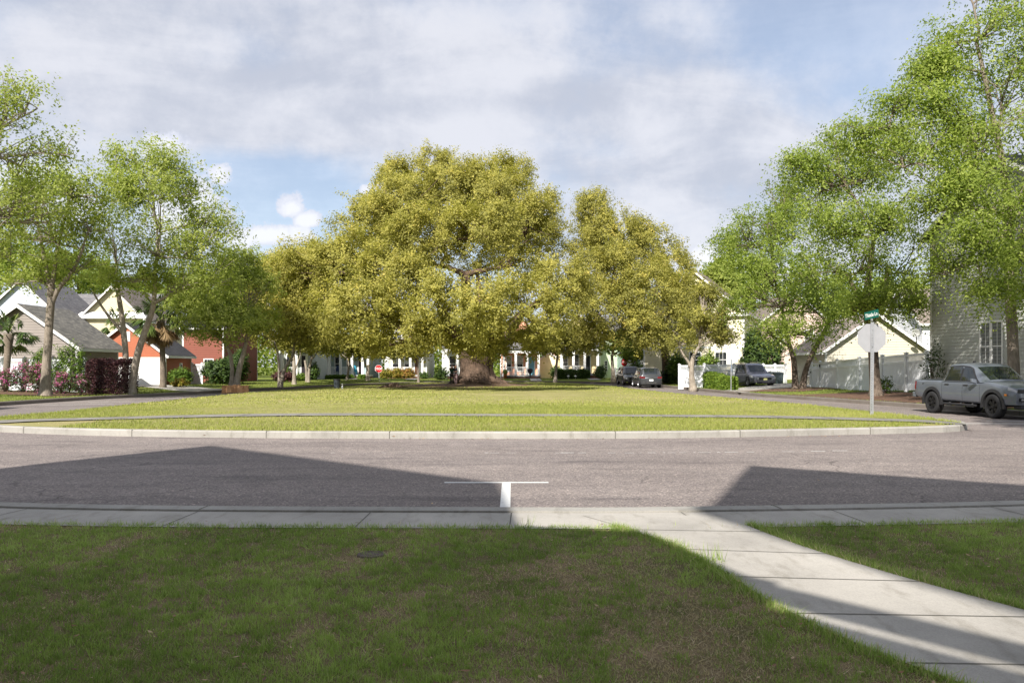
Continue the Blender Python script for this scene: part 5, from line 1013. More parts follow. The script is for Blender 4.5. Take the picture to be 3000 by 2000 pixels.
# porch chairs, planters
def pchair(label, px, Y, z, mat):
    r_ = empty('porch_chair', (X(px, Y), Y, z)); tag(r_, label, 'chair', 'porch chairs of the pale blue house'); b = MB(); b.box(-.3, .3, -.3, .25, .36, .4); b.build('seat', mat, r_); b = MB()
    for i in range(5): b.box(-.28 + i * .115, -.19 + i * .115, .22, .25, .36, 1.0 + .06 * (2 - abs(i - 2)))
    b.build('backrest', mat, r_)
    for sx in (-1, 1):
        b = MB(); b.box(sx * .3 - .04, sx * .3 + .04, -.3, .25, .58, .61); b.build('armrest', mat, r_)
        for y in (-.28, .2): b = MB(); b.box(sx * .28 - .03, sx * .28 + .03, y, y + .05, 0, .58); b.build('leg', mat, r_)
blue = M('turquoise_paint', (.03, .33, .50), .5); navy = M('navy_paint', (.02, .05, .14), .5)
pchair('turquoise porch chair beside the dark door', 1037, 96.3, .76, blue); pchair('navy blue porch chair left of the second white column', 987, 96.3, .76, navy)
u = empty('urn_planter', (X(1553, 94.9), 94.9, .35)); tag(u, 'dark urn planter on the steps before the light blue door', 'planter'); m_ = MB(); m_.lathe([(.001, 0), (.2, 0), (.2, .06), (.07, .12), (.06, .4), (.16, .55), (.3, .78), (.28, .8), (.2, .7), (.001, .7)], 18); m_.build('urn', M('dark_urn', (.03, .02, .025), .5), u, True)
m_ = MB(); m_.lathe([(.001, .7), (.26, .74), (.34, .95), (.25, 1.12), (.001, 1.18)], 12); m_.build('plant', M('dark_plant', (.03, .02, .03), .9, .4, 12, 1, 20), u, True)
u = empty('flower_pot', (X(1480, 94.6), 94.6, .35)); tag(u, 'orange pot with a small green plant at the left of the peach porch', 'planter'); m_ = MB(); m_.lathe([(.001, 0), (.16, 0), (.22, .42), (.25, .42), (.25, .48), (.2, .48), (.001, .45)], 16); m_.build('pot', M('terracotta', (.45, .17, .07), .8), u, True)
m_ = MB(); m_.lathe([(.001, .45), (.2, .5), (.3, .75), (.2, 1.0), (.001, 1.08)], 10); m_.build('plant', M('olive_plant', (.14, .17, .03), .9, .4, 12, 1, 20), u, True)

# ------------------------------------------------------------------ houses behind the viewer: they cast the broad shadows on the lawn and road
def behind():
    hs = math.tan(SUN_EL) / math.tan(math.radians(30))      # taller with a higher sun, so that the shadows keep their place
    wallm, rm = sid('warm_grey_siding', (.5, .49, .46)), R_grey; root = empty('house', (-14, 0, .1)); tag(root, 'house behind the viewer whose roof shades the left lawn and road', 'house'); O = Vector((-14, 0, .1))
    Pk = Vector((-6.65, 18.15)) - SH * 11 * hs; Q = Vector((-.2, 12.35)) - SH * 11 * hs; Rr = Vector((.16, 8.40)) - SH * 5.05 * hs; dn = Rr - Q; Pe = Pk + dn; bk = -dn.normalized() * 1.5
    mb = MB()
    def pt(v, z): return (v.x - O.x, v.y - O.y, z * hs - O.z)
    r_ = MB(); r_.add([pt(Pk, 11), pt(Q, 11), pt(Rr, 5.05), pt(Pe, 5.05), pt(Pk + bk, 9.6), pt(Q + bk, 9.6)], [(0, 1, 2, 3), (0, 4, 5, 1)]); r_.build('roof', rm, root)
    mb.add([pt(Pk + bk, 0), pt(Q + bk, 0), pt(Rr, 0), pt(Pe, 0), pt(Pk + bk, 9.59), pt(Q + bk, 9.59), pt(Q, 10.98), pt(Pk, 10.98), pt(Rr, 5.03), pt(Pe, 5.03)], [(0, 1, 5, 4), (1, 2, 8, 6, 5), (2, 3, 9, 8), (3, 0, 4, 7, 9)]); mb.build('wall', wallm, root)
    # unseen flat-roofed wing and rail, outlined backwards from the shadows they should cast
    a = Rr; e = Vector((3.75, 3.98)) - SH * 5.05 * hs; d = (e - a).normalized(); L_ = (e - a).length + 5; nb = Vector((d.y, -d.x)); nb = nb if nb.y < 0 else -nb
    w = MB(); s0 = ((Vector((1.85, 6.45)) - SH * 5.05 * hs) - a).dot(d) + .3; pts = [Rr] + [Vector(q) - SH * 5.05 * hs for q in ((1.34, 8.06), (1.85, 6.45), (1.85 + .3 * d.x, 6.45 + .3 * d.y))]; pts += [pts[-1] + nb * 4, pts[0] + nb * 4]
    w.add([pt(q, 0) for q in pts] + [pt(q, 5.05) for q in pts], [tuple(range(6)), tuple(range(6, 12))] + [(i, (i + 1) % 6, 6 + (i + 1) % 6, 6 + i) for i in range(6)])
    def bx(m2, u0, u1, v0, v1, z0, z1): c = [a + d * u + nb * v for (u, v) in ((u0, v0), (u1, v0), (u1, v1), (u0, v1))]; m2.hexa([pt(p, z0) for p in c] + [pt(p, z1) for p in c])
    bx(w, s0 + .002, L_, 0, 4, 0, 4.72); w.build('wing', wallm, root)
    t = MB(); bx(t, s0, L_, 0, .12, 4.85, 5.05); t.build('rail', mt['white'], root)
    # unseen tall neighbour; its roof slab is shaped from the shadow outline
    H = 10; root2 = empty('house', (4, -8, .1)); tag(root2, 'house behind the viewer whose roof is shaped to shade the right lawn', 'house'); O = Vector((4, -8, .1))
    sh = [(4.2, 14.5), (2.12, 9.35), (2.42, 8.3), (2.78, 7.2), (3.12, 6.2), (3.5, 5.3), (4.1, 3.9), (5.7, 1.5), (20, -12), (24, 0.5)]; pl = [Vector(s) - SH * H * hs for s in sh]
    r_ = MB(); k_ = len(pl); r_.add([pt(p, H - .08) for p in pl] + [pt(p, H) for p in pl], [tuple(range(k_)), tuple(range(k_, 2 * k_))] + [(i, (i + 1) % k_, k_ + (i + 1) % k_, k_ + i) for i in range(k_)]); r_.build('roof', rm, root2)
    w = MB(); p0 = Vector((2.4, -6.6)); d = Vector((.82, -.58)).normalized(); nb = Vector((-.58, -.82)).normalized(); a = p0
    bx(w, 0, 11, 0, 6, 0, H - .36); w.build('wall', wallm, root2)
behind()
# ------------------------------------------------------------------ vehicles
def lerp_tab(tab, x):
    if x <= tab[0][0]: return tab[0][1]
    for (a, va), (b, vb) in zip(tab, tab[1:]):
        if x <= b: return va + (vb - va) * (x - a) / (b - a)
    return tab[-1][1]
class Loft:
    """shell of a vehicle: at every station x a section from foot to top; prof = (height fraction, width factor)"""
    def __init__(s, w, zb, zt, prof, crown=.03): s.w, s.zb, s.zt, s.prof, s.crown = w, zb, zt, prof, crown
    def pt(s, x, t, side, off=0):
        zb, zt = s.zb(x), s.zt(x); f = lerp_tab(s.prof, t); f2 = lerp_tab(s.prof, min(1, t + .02)); y = s.w(x) * f; z = zb + (zt - zb) * t
        ny, nz_ = 1, 0
        if off: dz = (zt - zb) * .02 + 1e-6; dy = s.w(x) * (f2 - f); l = math.hypot(dz, dy); ny, nz_ = dz / l, -dy / l
        return (x, side * (y + ny * off), z + nz_ * off)
    def top(s, x, q, off=0):
        wt = s.w(x) * s.prof[-1][1]; e = .02; dz = (s.zt(x + e) - s.zt(x - e)) / (2 * e); l = math.hypot(1, dz); return (x - dz / l * off, wt * q, s.zt(x) + s.crown * (1 - q * q) + off / l)
    def shell(s, mb, xs, cap=True):
        ts = [p[0] for p in s.prof]; qs = [.6, .2, -.2, -.6]; rows = []
        for x in xs: rows.append([s.pt(x, t, 1) for t in ts] + [s.top(x, q) for q in qs] + [s.pt(x, t, -1) for t in reversed(ts)])
        m_ = len(rows[0]); mb.add([p for r in rows for p in r], [(i * m_ + j, i * m_ + j + 1, (i + 1) * m_ + j + 1, (i + 1) * m_ + j) for i in range(len(rows) - 1) for j in range(m_ - 1)] + ([tuple(range(m_)), tuple((len(rows) - 1) * m_ + j for j in range(m_))] if cap else []))
    def patch(s, mb, x0, x1, t0, t1, side, off=.004, nx=8, nt=4, skew=None):
        g_ = []
        for i in range(nx + 1):
            for j in range(nt + 1):
                t = t0 + (t1 - t0) * j / nt; xa, xb = (x0, x1) if not skew else (x0 + skew[0] * j / nt, x1 + skew[1] * j / nt); g_.append(s.pt(xa + (xb - xa) * i / nx, t, side, off))
        mb.add(g_, [(i * (nt + 1) + j, i * (nt + 1) + j + 1, (i + 1) * (nt + 1) + j + 1, (i + 1) * (nt + 1) + j) for i in range(nx) for j in range(nt)])
    def toppatch(s, mb, x0, x1, q=.9, off=.004, nx=6, nq=8):
        g_ = [s.top(x0 + (x1 - x0) * i / nx, -q + 2 * q * j / nq, off) for i in range(nx + 1) for j in range(nq + 1)]
        mb.add(g_, [(i * (nq + 1) + j, i * (nq + 1) + j + 1, (i + 1) * (nq + 1) + j + 1, (i + 1) * (nq + 1) + j) for i in range(nx) for j in range(nq)])
def carpaint(name, c, rough=.3, coat=.8, metal=.3): return M(name, c, rough, .04, 2, metal=metal, coat=coat)
tyre_m = M('tyre_rubber', (.015, .015, .016), .85, .2, 9, .3, 60); plas = M('black_plastic', (.018, .018, .02), .55, .1, 6); chrome = M('chrome', (.6, .6, .62), .15, .05, 3, metal=1); cglass = M('car_glass', (.012, .016, .018), .04, .2, 2, spec=.9); dark = M('dark_gap', (.006, .006, .007), .8)
alloy = M('alloy', (.38, .38, .40), .35, .1, 5, metal=.8); blackalloy = M('black_alloy', (.03, .03, .032), .35, .2, 9, metal=.6); lampw = M('lamp_lens', (.30, .31, .33), .12, .1, 5, spec=.8); lampr = M('tail_lamp_red', (.16, .008, .01), .18, .15, 5, spec=.7); amber = M('amber_lens', (.75, .25, .02), .3)
def wheel(root, x, y, r, w, rim, spokes=6, seed=0):
    s = 1 if y > 0 else -1; m_ = MB(); R_ = r
    m_.lathe([(R_ * .60, -w / 2 + .01), (R_ * .72, -w / 2 - .004), (R_ * .90, -w / 2), (R_ * .975, -w / 2 + .025), (R_, -w / 2 + .055), (R_, w / 2 - .055), (R_ * .975, w / 2 - .025), (R_ * .90, w / 2), (R_ * .72, w / 2 + .004), (R_ * .60, w / 2 - .01)], 36, 'y', (x, y, r))
    for k_ in range(44):
        t = k_ / 44 * 6.283; c, q = math.cos(t), math.sin(t); a = (x + c * (R_ + .004), r + q * (R_ + .004)); m_.add([(a[0] - q * .012, y - w * .42, a[1] + c * .012), (a[0] + q * .012, y - w * .42, a[1] - c * .012), (a[0] + q * .012, y + w * .42, a[1] - c * .012), (a[0] - q * .012, y + w * .42, a[1] + c * .012)], [(0, 1, 2, 3)])
    wo = m_.build('wheel', tyre_m, root, True); m_ = MB(); f = y + s * (w / 2 - .035)
    m_.lathe([(R_ * .63, y - s * w * .3), (R_ * .63, y + s * (w / 2 - .004)), (R_ * .585, y + s * (w / 2 - .006)), (R_ * .55, f - s * .03)], 30, 'y', (x, 0, r))
    for k_ in range(spokes):
        t = k_ / spokes * 6.283 + .3
        for dt in (-.16, .16):
            a0, a1 = t + dt * .5, t + dt; n_ = .026
            i_ = (x + math.cos(a0) * R_ * .12, r + math.sin(a0) * R_ * .12); o_ = (x + math.cos(a1) * R_ * .57, r + math.sin(a1) * R_ * .57); tx_, tz_ = -math.sin(t) * n_, math.cos(t) * n_
            m_.hexa([(i_[0] - tx_, f, i_[1] - tz_), (i_[0] + tx_, f, i_[1] + tz_), (o_[0] + tx_, f + s * .01, o_[1] + tz_), (o_[0] - tx_, f + s * .01, o_[1] - tz_), (i_[0] - tx_, f - s * .03, i_[1] - tz_), (i_[0] + tx_, f - s * .03, i_[1] + tz_), (o_[0] + tx_, f - s * .03, o_[1] + tz_), (o_[0] - tx_, f - s * .03, o_[1] - tz_)])
    m_.lathe([(.001, f + s * .02), (R_ * .15, f + s * .015), (R_ * .17, f - s * .03)], 14, 'y', (x, 0, r)); m_.build('rim', rim, wo)
    m_ = MB(); m_.lathe([(.001, y + s * (w / 2 - .10)), (R_ * .6, y + s * (w / 2 - .10)), (R_ * .6, y - s * w * .3), (.001, y - s * w * .3)], 24, 'y', (x, 0, r)); m_.build('brake_disc', dark, wo)
def arch(xs, base, ax, R_, zc): 
    def f(x):
        z = base(x)
        for a in ax:
            if abs(x - a) < R_: z = max(z, zc + math.sqrt(max(0, R_ * R_ - (x - a) ** 2)))
        return z
    return f
def stations(x0, x1, ax, R_, k_=46):
    s = set([x0 + (x1 - x0) * i / k_ for i in range(k_ + 1)])
    for a in ax:
        for i in range(17): s.add(a + R_ * math.cos(math.pi * i / 16))
        s.add(a - R_ - .001); s.add(a + R_ + .001)
    s = sorted(v for v in s if x0 <= v <= x1); out = [s[0]]
    for v in s[1:]:
        if v - out[-1] > .0008: out.append(v)
    return out
def arch_trim(root, L, ax, R_, r2, zc, mat, sides=(-1, 1), name='wheel_arch_trim', off=.022):
    for a in ax:
        for sd in sides:
            m_ = MB(); v = []
            for i in range(21):
                t = math.pi * (-.04 + 1.08 * i / 20)
                for rr in (R_ - .03, r2):
                    x, z = a + rr * math.cos(t), zc + rr * math.sin(t); zb, zt = L.zb(x), L.zt(x); tt = max(0, min(1, (z - .35) / max(.1, (zt - .35)))); y = L.w(x) * lerp_tab(L.prof, max(.12, min(.85, tt))); v += [(x, sd * (y + off), z), (x, sd * (y - .05), z)]
            for i in range(20):
                b = i * 4; m_.f += [[b, b + 2, b + 6, b + 4], [b, b + 4, b + 5, b + 1], [b + 2, b + 3, b + 7, b + 6]]
            m_.v = v; m_.m = [0] * len(m_.f); m_.build(name, mat, root)
def liner(root, L, ax, R_, zc):
    m_ = MB()
    for a in ax:
        v = []
        for i in range(17):
            t = math.pi * i / 16; v += [(a + (R_ + .003) * math.cos(t), .9 * L.w(a) + .05, zc + (R_ + .003) * math.sin(t)), (a + (R_ + .003) * math.cos(t), -.9 * L.w(a) - .05, zc + (R_ + .003) * math.sin(t))]
        m_.add(v, [(2 * i, 2 * i + 2, 2 * i + 3, 2 * i + 1) for i in range(16)])
    m_.build('underbody', dark, root)

def pickup():
    th = math.atan2(-3.15, .38); fw = Vector((math.cos(th), math.sin(th))); lf = Vector((-fw.y, fw.x)); rear = Vector((15.86, 30.7)) + lf * .80; C = rear + fw * 1.55
    root = empty('pickup_truck', (C.x, C.y, 0), th); tag(root, 'pale grey crew cab pickup truck with black wheels, parked at the right edge', 'pickup truck'); root.scale = (1.02, 1.0, 1.03)
    ax, R_, zc = (-1.55, 1.62), .49, .40; paint = carpaint('pale_grey_paint', (.115, .13, .155), .32, .7, .15)
    wb = lambda x: .92 - .10 * max(0, (x - 2.15) / .45) ** 2 - .03 * max(0, (-x - 2.4) / .2)
    base = lambda x: lerp_tab([(-2.62, .62), (-2.2, .56), (-1.0, .50), (1.05, .47), (2.2, .46), (2.62, .52)], x)
    zt = lambda x: lerp_tab([(-2.62, 1.20), (-.98, 1.205), (-.9, 1.19), (.95, 1.17), (1.12, 1.20), (1.5, 1.185), (2.2, 1.10), (2.5, 1.02), (2.64, .92)], x)
    L = Loft(wb, arch(None, base, ax, R_, zc), zt, [(0, .95), (.06, .985), (.35, 1.0), (.6, 1.0), (.72, .985), (.86, .975), (.95, .955), (1, .90)], .035)
    mb = MB(); L.shell(mb, stations(-2.62, 2.64, ax, R_)); 
    cab = Loft(lambda x: .905, lambda x: 1.16, lambda x: lerp_tab([(-1.04, 1.17), (-.93, 1.5), (-.78, 1.745), (-.6, 1.785), (-.1, 1.80), (.28, 1.765), (.42, 1.72), (1.2, 1.19)], x), [(0, .99), (.35, .93), (.8, .83), (.93, .79), (1, .72)], .03)
    cab.shell(mb, sorted(set([-1.04 + 2.24 * i / 34 for i in range(35)])))
    mb.cur = 1
    for sd in (-1, 1):
        for x in (-.99, .12, 1.0): L.patch(mb, x - .006, x + .006, .08, .97, sd, .002, 1, 8)
        L.patch(mb, -.99, 1.0, .045, .06, sd, .002, 12, 1)
        for x0, x1 in ((-.86, -.84),): pass
    mb.build('body', [paint, dark], root, True)
    # bed cover, dark and flat
    m_ = MB(); g_ = [L.top(-2.58 + 1.52 * i / 6, -.97 + 1.94 * j / 6, .012) for i in range(7) for j in range(7)]; m_.add(g_, [(i * 7 + j, i * 7 + j + 1, (i + 1) * 7 + j + 1, (i + 1) * 7 + j) for i in range(6) for j in range(6)]); m_.build('bed_cover', plas, root)
    for sd in (-1, 1):
        m_ = MB(); cab.patch(m_, -.80, -.04, .10, .84, sd, .006, 8, 4, (.10, 0)); m_.build('side_window', cglass, root); m_ = MB(); cab.patch(m_, .05, .88, .10, .84, sd, .006, 8, 4, (0, -.46)); m_.build('side_window', cglass, root)
        m_ = MB(); cab.patch(m_, -.86, .03, .04, .9, sd, .003, 8, 4, (.10, 0)); cab.patch(m_, .03, 1.0, .04, .9, sd, .003, 8, 4, (0, -.5)); m_.build('window_surround', plas, root)
        m_ = MB(); m_.add([(x_, sd * y, z) for (x_, y, z) in ((.80, .93, 1.13), (.92, .93, 1.12), (.90, 1.12, 1.17), (.82, 1.13, 1.17), (.79, 1.13, 1.30), (.88, 1.12, 1.30), (.92, .96, 1.26), (.82, .95, 1.27))], [(0, 1, 2, 3), (3, 2, 5, 4), (4, 5, 6, 7), (7, 6, 1, 0), (0, 3, 4, 7), (1, 6, 5, 2)]); m_.build('wing_mirror', paint, root, bevel=.02)
        for x in (-.72, .28):
            m_ = MB(); p = L.pt(x, .83, sd, .01); m_.box(x - .11, x + .11, p[1] - .012, p[1] + .03 * (1 if sd > 0 else .4), p[2] - .018, p[2] + .018); m_.build('door_handle', plas, root, bevel=.006)
        m_ = MB(); m_.tube([(-.85, sd * .93, .40), (.85, sd * .93, .39)], [.035, .035], 8)
        for x in (-.6, 0, .6): m_.tube([(x, sd * .75, .5), (x, sd * .93, .4)], [.025, .025], 6); m_.box(x - .17, x + .17, sd * .93 - .05, sd * .93 + .05, .335, .36)
        m_.build('side_step', plas, root)
        # headlight, bumper corner lamp, tail lamp
        m_ = MB(); L.patch(m_, 2.30, 2.60, .78, .93, sd, .010, 4, 2); m_.build('headlight', lampw, root)
        m_ = MB(); m_.box(2.615, 2.665, .38 * sd if sd > 0 else -.80, .80 if sd > 0 else -.38, .86, .97); m_.build('headlight', plas, root)
        m_ = MB(); m_.box(2.60, 2.69, .50 if sd > 0 else -.72, .72 if sd > 0 else -.50, .62, .67); m_.build('fog_lamp', lampw, root)
        m_ = MB(); m_.box(2.59, 2.68, .44 if sd > 0 else -.78, .78 if sd > 0 else -.44, .59, .70); m_.build('fog_lamp_recess', dark, root)
        m_ = MB(); L.patch(m_, -2.62, -2.50, .42, .90, sd, .006, 2, 3); m_.build('tail_light', lampr, root)
        m_ = MB(); a = L.pt(2.28, .55, sd, .028); m_.box(2.20, 2.30, a[1] - .01, a[1] + .01, .76, .82); m_.build('side_marker', amber, root)
    arch_trim(root, L, ax, R_, R_ + .075, zc, plas)
    m_ = MB(); cab.toppatch(m_, .50, 1.12, .93, .006, 8, 8); m_.build('windscreen', cglass, root); m_ = MB(); cab.toppatch(m_, -.97, -.82, .85, .006, 4, 6); m_.build('rear_window', cglass, root)
    m_ = MB(); m_.box(2.645, 2.70, -.36, .36, .66, .99)
    for j in range(4): m_.box(2.70, 2.715, -.33, .33, .69 + j * .075, .715 + j * .075)
    m_.build('grille', plas, root, bevel=.01)
    m_ = MB(); m_.add([(x, y, z) for z in (.47, .84) for (x, y) in ((2.30, -.90), (2.58, -.84), (2.70, -.50), (2.72, 0), (2.70, .50), (2.58, .84), (2.30, .90))], [(i, i + 1, i + 8, i + 7) for i in range(6)] + [tuple(range(7)), tuple(range(7, 14))]); m_.build('front_bumper', paint, root, bevel=.02)
    m_ = MB(); m_.box(2.35, 2.66, -.72, .72, .34, .465); m_.build('skid_plate', plas, root, bevel=.02)
    m_ = MB(); m_.box(-2.80, -2.60, -.88, .88, .56, .76); m_.build('rear_bumper', paint, root, bevel=.04)
    m_ = MB(); m_.box(-.52, -.42, -.03, .03, 1.83, 1.90); m_.build('roof_aerial', plas, root, bevel=.01)
    m_ = MB(); m_.box(.25, .35, -.5, .5, .8, 1.3); m_.build('seat_backs', plas, root); liner(root, L, ax, R_, zc)
    # small dark decal on the bed side
    m_ = MB(); sd = -1; p = L.pt(-2.1, .86, sd, .004); m_.add([(-2.17, p[1] - .003, 1.04), (-2.05, p[1] - .003, 1.10), (-2.03, p[1] - .003, 1.09), (-2.14, p[1] - .003, 1.02), (-2.13, p[1] - .004, 1.10), (-2.08, p[1] - .004, 1.02), (-2.06, p[1] - .004, 1.03), (-2.11, p[1] - .004, 1.11)], [(0, 1, 2, 3), (4, 5, 6, 7)]); m_.build('decal', dark, root)
    for x in ax:
        for y in (-.80, .80): wheel(root, x, y, .40, .27, blackalloy, 6)
pickup()

def suv(label, loc, th, paint, name='parked_car', cat='car', L_=4.75, H=1.72, W_=.92, rim=None, scale=1, front='chrome', plate=None, rails=False, tail='hatch'):
    root = empty(name, (*loc, loc[2] if len(loc) > 2 else 0)[:3] if len(loc) < 3 else loc, th); tag(root, label, cat); rim = rim or alloy; hl = L_ / 2; fa, ra = hl - .92, -hl + .88; ax, R_, zc = (ra, fa), .405, .345
    wb = lambda x: W_ - .14 * max(0, (x - hl + .5) / .5) ** 2.2 - .08 * max(0, (-x - hl + .35) / .35) ** 2
    base = lambda x: lerp_tab([(-hl, .42), (-hl + .3, .32), (0, .27), (hl - .4, .27), (hl, .33)], x)
    bl = .98 if H < 1.75 else 1.04
    zt = lambda x: lerp_tab([(-hl, bl - .12), (-hl + .1, bl + .01), (-hl + .6, bl + .02), (.7, bl - .01), (hl - 1.25, bl), (hl - .6, bl - .1), (hl - .2, bl - .2), (hl, bl - .34)], x)
    L = Loft(wb, arch(None, base, ax, R_, zc), zt, [(0, .93), (.08, .98), (.35, 1.0), (.62, .985), (.78, .99), (.92, .965), (1, .90)], .03)
    mb = MB(); L.shell(mb, stations(-hl, hl, ax, R_, 40))
    cb = Loft(lambda x: W_ * .955 - .05 * max(0, (-x - hl + .5) / .5), lambda x: bl - .02, lambda x: lerp_tab([(-hl + .06, bl), (-hl + .20, bl + .28), (-hl + .42, H - .09), (-hl + .8, H - .035), (-.3, H), (.35, H - .03), (.62, H - .12), (hl - 1.15, bl + .005)], x), [(0, .985), (.4, .93), (.82, .82), (.94, .76), (1, .68)], .03)
    xs = sorted(set([-hl + .06 + (L_ - 1.21) * i / 40 for i in range(41)])); cb.shell(mb, xs); mb.cur = 1
    for sd in (-1, 1):
        for x in (ra + .48, .05, fa - .5): L.patch(mb, x - .006, x + .006, .06, .97, sd, .002, 1, 6)
    mb.build('body', [paint, dark], root, True)
    for sd in (-1, 1):
        for (a, b, sk) in ((-hl + .42, -hl + .98, (.26, 0)), (-hl + 1.06, .0, (0, 0)), (.08, .92, (0, -.42))): m_ = MB(); cb.patch(m_, a, b, .12, .82, sd, .006, 6, 4, sk); m_.build('side_window', cglass, root)
        m_ = MB(); m_.add([(x_, sd * y, z) for (x_, y, z) in ((.92, W_ - .02, bl), (1.02, W_ - .02, bl), (1.0, W_ + .18, bl + .03), (.93, W_ + .19, bl + .03), (.92, W_ + .19, bl + .15), (1.0, W_ + .18, bl + .15), (1.02, W_, bl + .1), (.93, W_, bl + .11))], [(0, 1, 2, 3), (3, 2, 5, 4), (4, 5, 6, 7), (7, 6, 1, 0), (0, 3, 4, 7), (1, 6, 5, 2)]); m_.build('wing_mirror', paint, root, bevel=.02)
        m_ = MB(); L.patch(m_, hl - .55, hl - .12, .70, .95, sd, .010, 5, 2); m_.build('headlight', lampw, root)
        m_ = MB(); L.patch(m_, -hl + .02, -hl + .36, .74, .97, sd, .010, 4, 2); m_.build('tail_light', lampr, root)
        m_ = MB(); m_.box(-hl - .012, -hl + .03, .50 if sd > 0 else -.82, .82 if sd > 0 else -.50, bl - .19, bl - .07); m_.build('tail_light', lampr, root)
        m_ = MB(); m_.box(hl - .14, hl + .012, .50 if sd > 0 else -.80, .80 if sd > 0 else -.50, bl - .42, bl - .29); m_.build('headlight', lampw, root)
        for x in (-.35, .75):
            m_ = MB(); p = L.pt(x, .84, sd, .008); m_.box(x - .1, x + .1, p[1] - .02, p[1] + .02, p[2] - .014, p[2] + .014); m_.build('door_handle', chrome, root)
        if rails: m_ = MB(); m_.tube([(-hl + .7, sd * .60, H - .02), (-hl + .9, sd * .60, H + .045), (.2, sd * .60, H + .05), (.4, sd * .60, H - .02)], [.02] * 4, 6); m_.build('roof_rail', chrome, root)
    m_ = MB(); cb.toppatch(m_, .68, hl - 1.20, .92, .006, 6, 8); m_.build('windscreen', cglass, root); m_ = MB(); cb.toppatch(m_, -hl + .12, -hl + .40, .93, .006, 4, 8); m_.build('rear_window', cglass, root)
    m_ = MB(); m_.box(hl - .03, hl + .03, -.50, .50, bl - .52, bl - .33)
    m_.build('grille', plas, root, bevel=.01); m_ = MB()
    for z in (bl - .32, bl - .56): m_.box(hl - .02, hl + .045, -.56, .56, z, z + .035)
    m_.build('grille_bar', chrome, root, bevel=.008)
    m_ = MB(); m_.box(hl - .06, hl + .035, -.62, .62, .27, .36); m_.build('lower_grille', dark, root, bevel=.01)
    m_ = MB(); m_.add([(x, y, z) for z in (.28, .52) for (x, y) in ((-hl + .25, -W_ + .0), (-hl, -W_ + .10), (-hl - .06, -.5), (-hl - .07, 0), (-hl - .06, .5), (-hl, W_ - .10), (-hl + .25, W_ - .0))], [(i, i + 1, i + 8, i + 7) for i in range(6)] + [tuple(range(7)), tuple(range(7, 14))]); m_.build('rear_bumper', plas, root, bevel=.02)
    m_ = MB(); m_.box(-hl - .09, -hl - .06, -.42, .42, .40, .45); m_.box(-hl - .02, -hl + .01, -.45, .45, bl - .21, bl - .17); m_.build('chrome_strip', chrome, root)
    m_ = MB(); m_.box(-hl - .02, -hl + .0, -.16, .16, bl - .42, bl - .27); m_.build('number_plate', mt['white'], root)
    if plate: m_ = MB(); m_.box(hl + .046, hl + .052, -.15, .15, bl - .52, bl - .38); m_.build('number_plate', plate, root)
    liner(root, L, ax, R_, zc)
    for x in ax:
        for y in (-W_ + .115, W_ - .115): wheel(root, x, y, .355, .23, rim, 5)
    return root
suv('dark grey estate car seen from behind, nearer of two at the far kerb', (X(1907, 66) , 68.3, 0), math.radians(91), carpaint('charcoal_paint', (.075, .08, .09), .28, .9, .5), L_=4.52, H=1.68)
chk = M('checked_plate', (.45, .5, .4), .5, .9, 22)
suv('dark grey estate car facing the viewer, half hidden behind its dark neighbour', (X(1852, 76), 77.5, 0), math.radians(-88), carpaint('graphite_paint', (.10, .10, .105), .3, .9, .5), L_=4.9, H=1.78, W_=.95, plate=chk)
suv('dark slate crossover car with chrome grille on the concrete driveway', (X(2232, 60) - .1, 62.4, .22), math.radians(-82), carpaint('slate_paint', (.13, .13, .16), .28, .9, .5), L_=4.85, H=1.76, W_=.96, plate=M('yellow_plate', (.6, .6, .25), .5), rails=True)
suv('silver car at the far left edge, only its rear corner in the photo', (-22.15, 31.3, 0), math.radians(-87), carpaint('silver_paint', (.5, .5, .5), .3, .8, .5), L_=4.6, H=1.6, W_=.9)

# ------------------------------------------------------------------ signs
def text_mesh(name, s, size, mat, parent, loc, rot, ext=.002):
    c = bpy.data.curves.new(name, 'FONT'); c.body = s; c.size = size; c.extrude = ext; c.align_x = 'CENTER'; c.align_y = 'CENTER'; c.offset = size * .018
    o = bpy.data.objects.new(name, c); COL.objects.link(o); bpy.context.view_layer.update(); dg = bpy.context.evaluated_depsgraph_get(); me = bpy.data.meshes.new_from_object(o.evaluated_get(dg)); bpy.data.objects.remove(o)
    me.materials.clear(); me.materials.append(mat); o = bpy.data.objects.new(name, me); COL.objects.link(o); o.parent = parent; o.location = loc; o.rotation_euler = rot; return o
galv = M('galvanised_steel', (.50, .51, .53), .42, .10, 6, metal=.75); signback = M('sign_back_aluminium', (.33, .335, .355), .5, .05, 5, metal=.15); red = M('sign_red', (.55, .012, .018), .35, .05, 3); whiteS = M('sign_white', (.85, .85, .85), .4, .02, 3); green = M('sign_green', (.0, .11, .085), .4, .06, 4)
def octa(mb, R_, y0, y1, z):
    k_ = 8; v = [(R_ * math.cos(math.pi / 8 + i * math.pi / 4), y, z + R_ * math.sin(math.pi / 8 + i * math.pi / 4)) for y in (y0, y1) for i in range(8)]
    mb.add(v, [tuple(range(8)), tuple(range(8, 16))] + [(i, (i + 1) % 8, 8 + (i + 1) % 8, 8 + i) for i in range(8)])
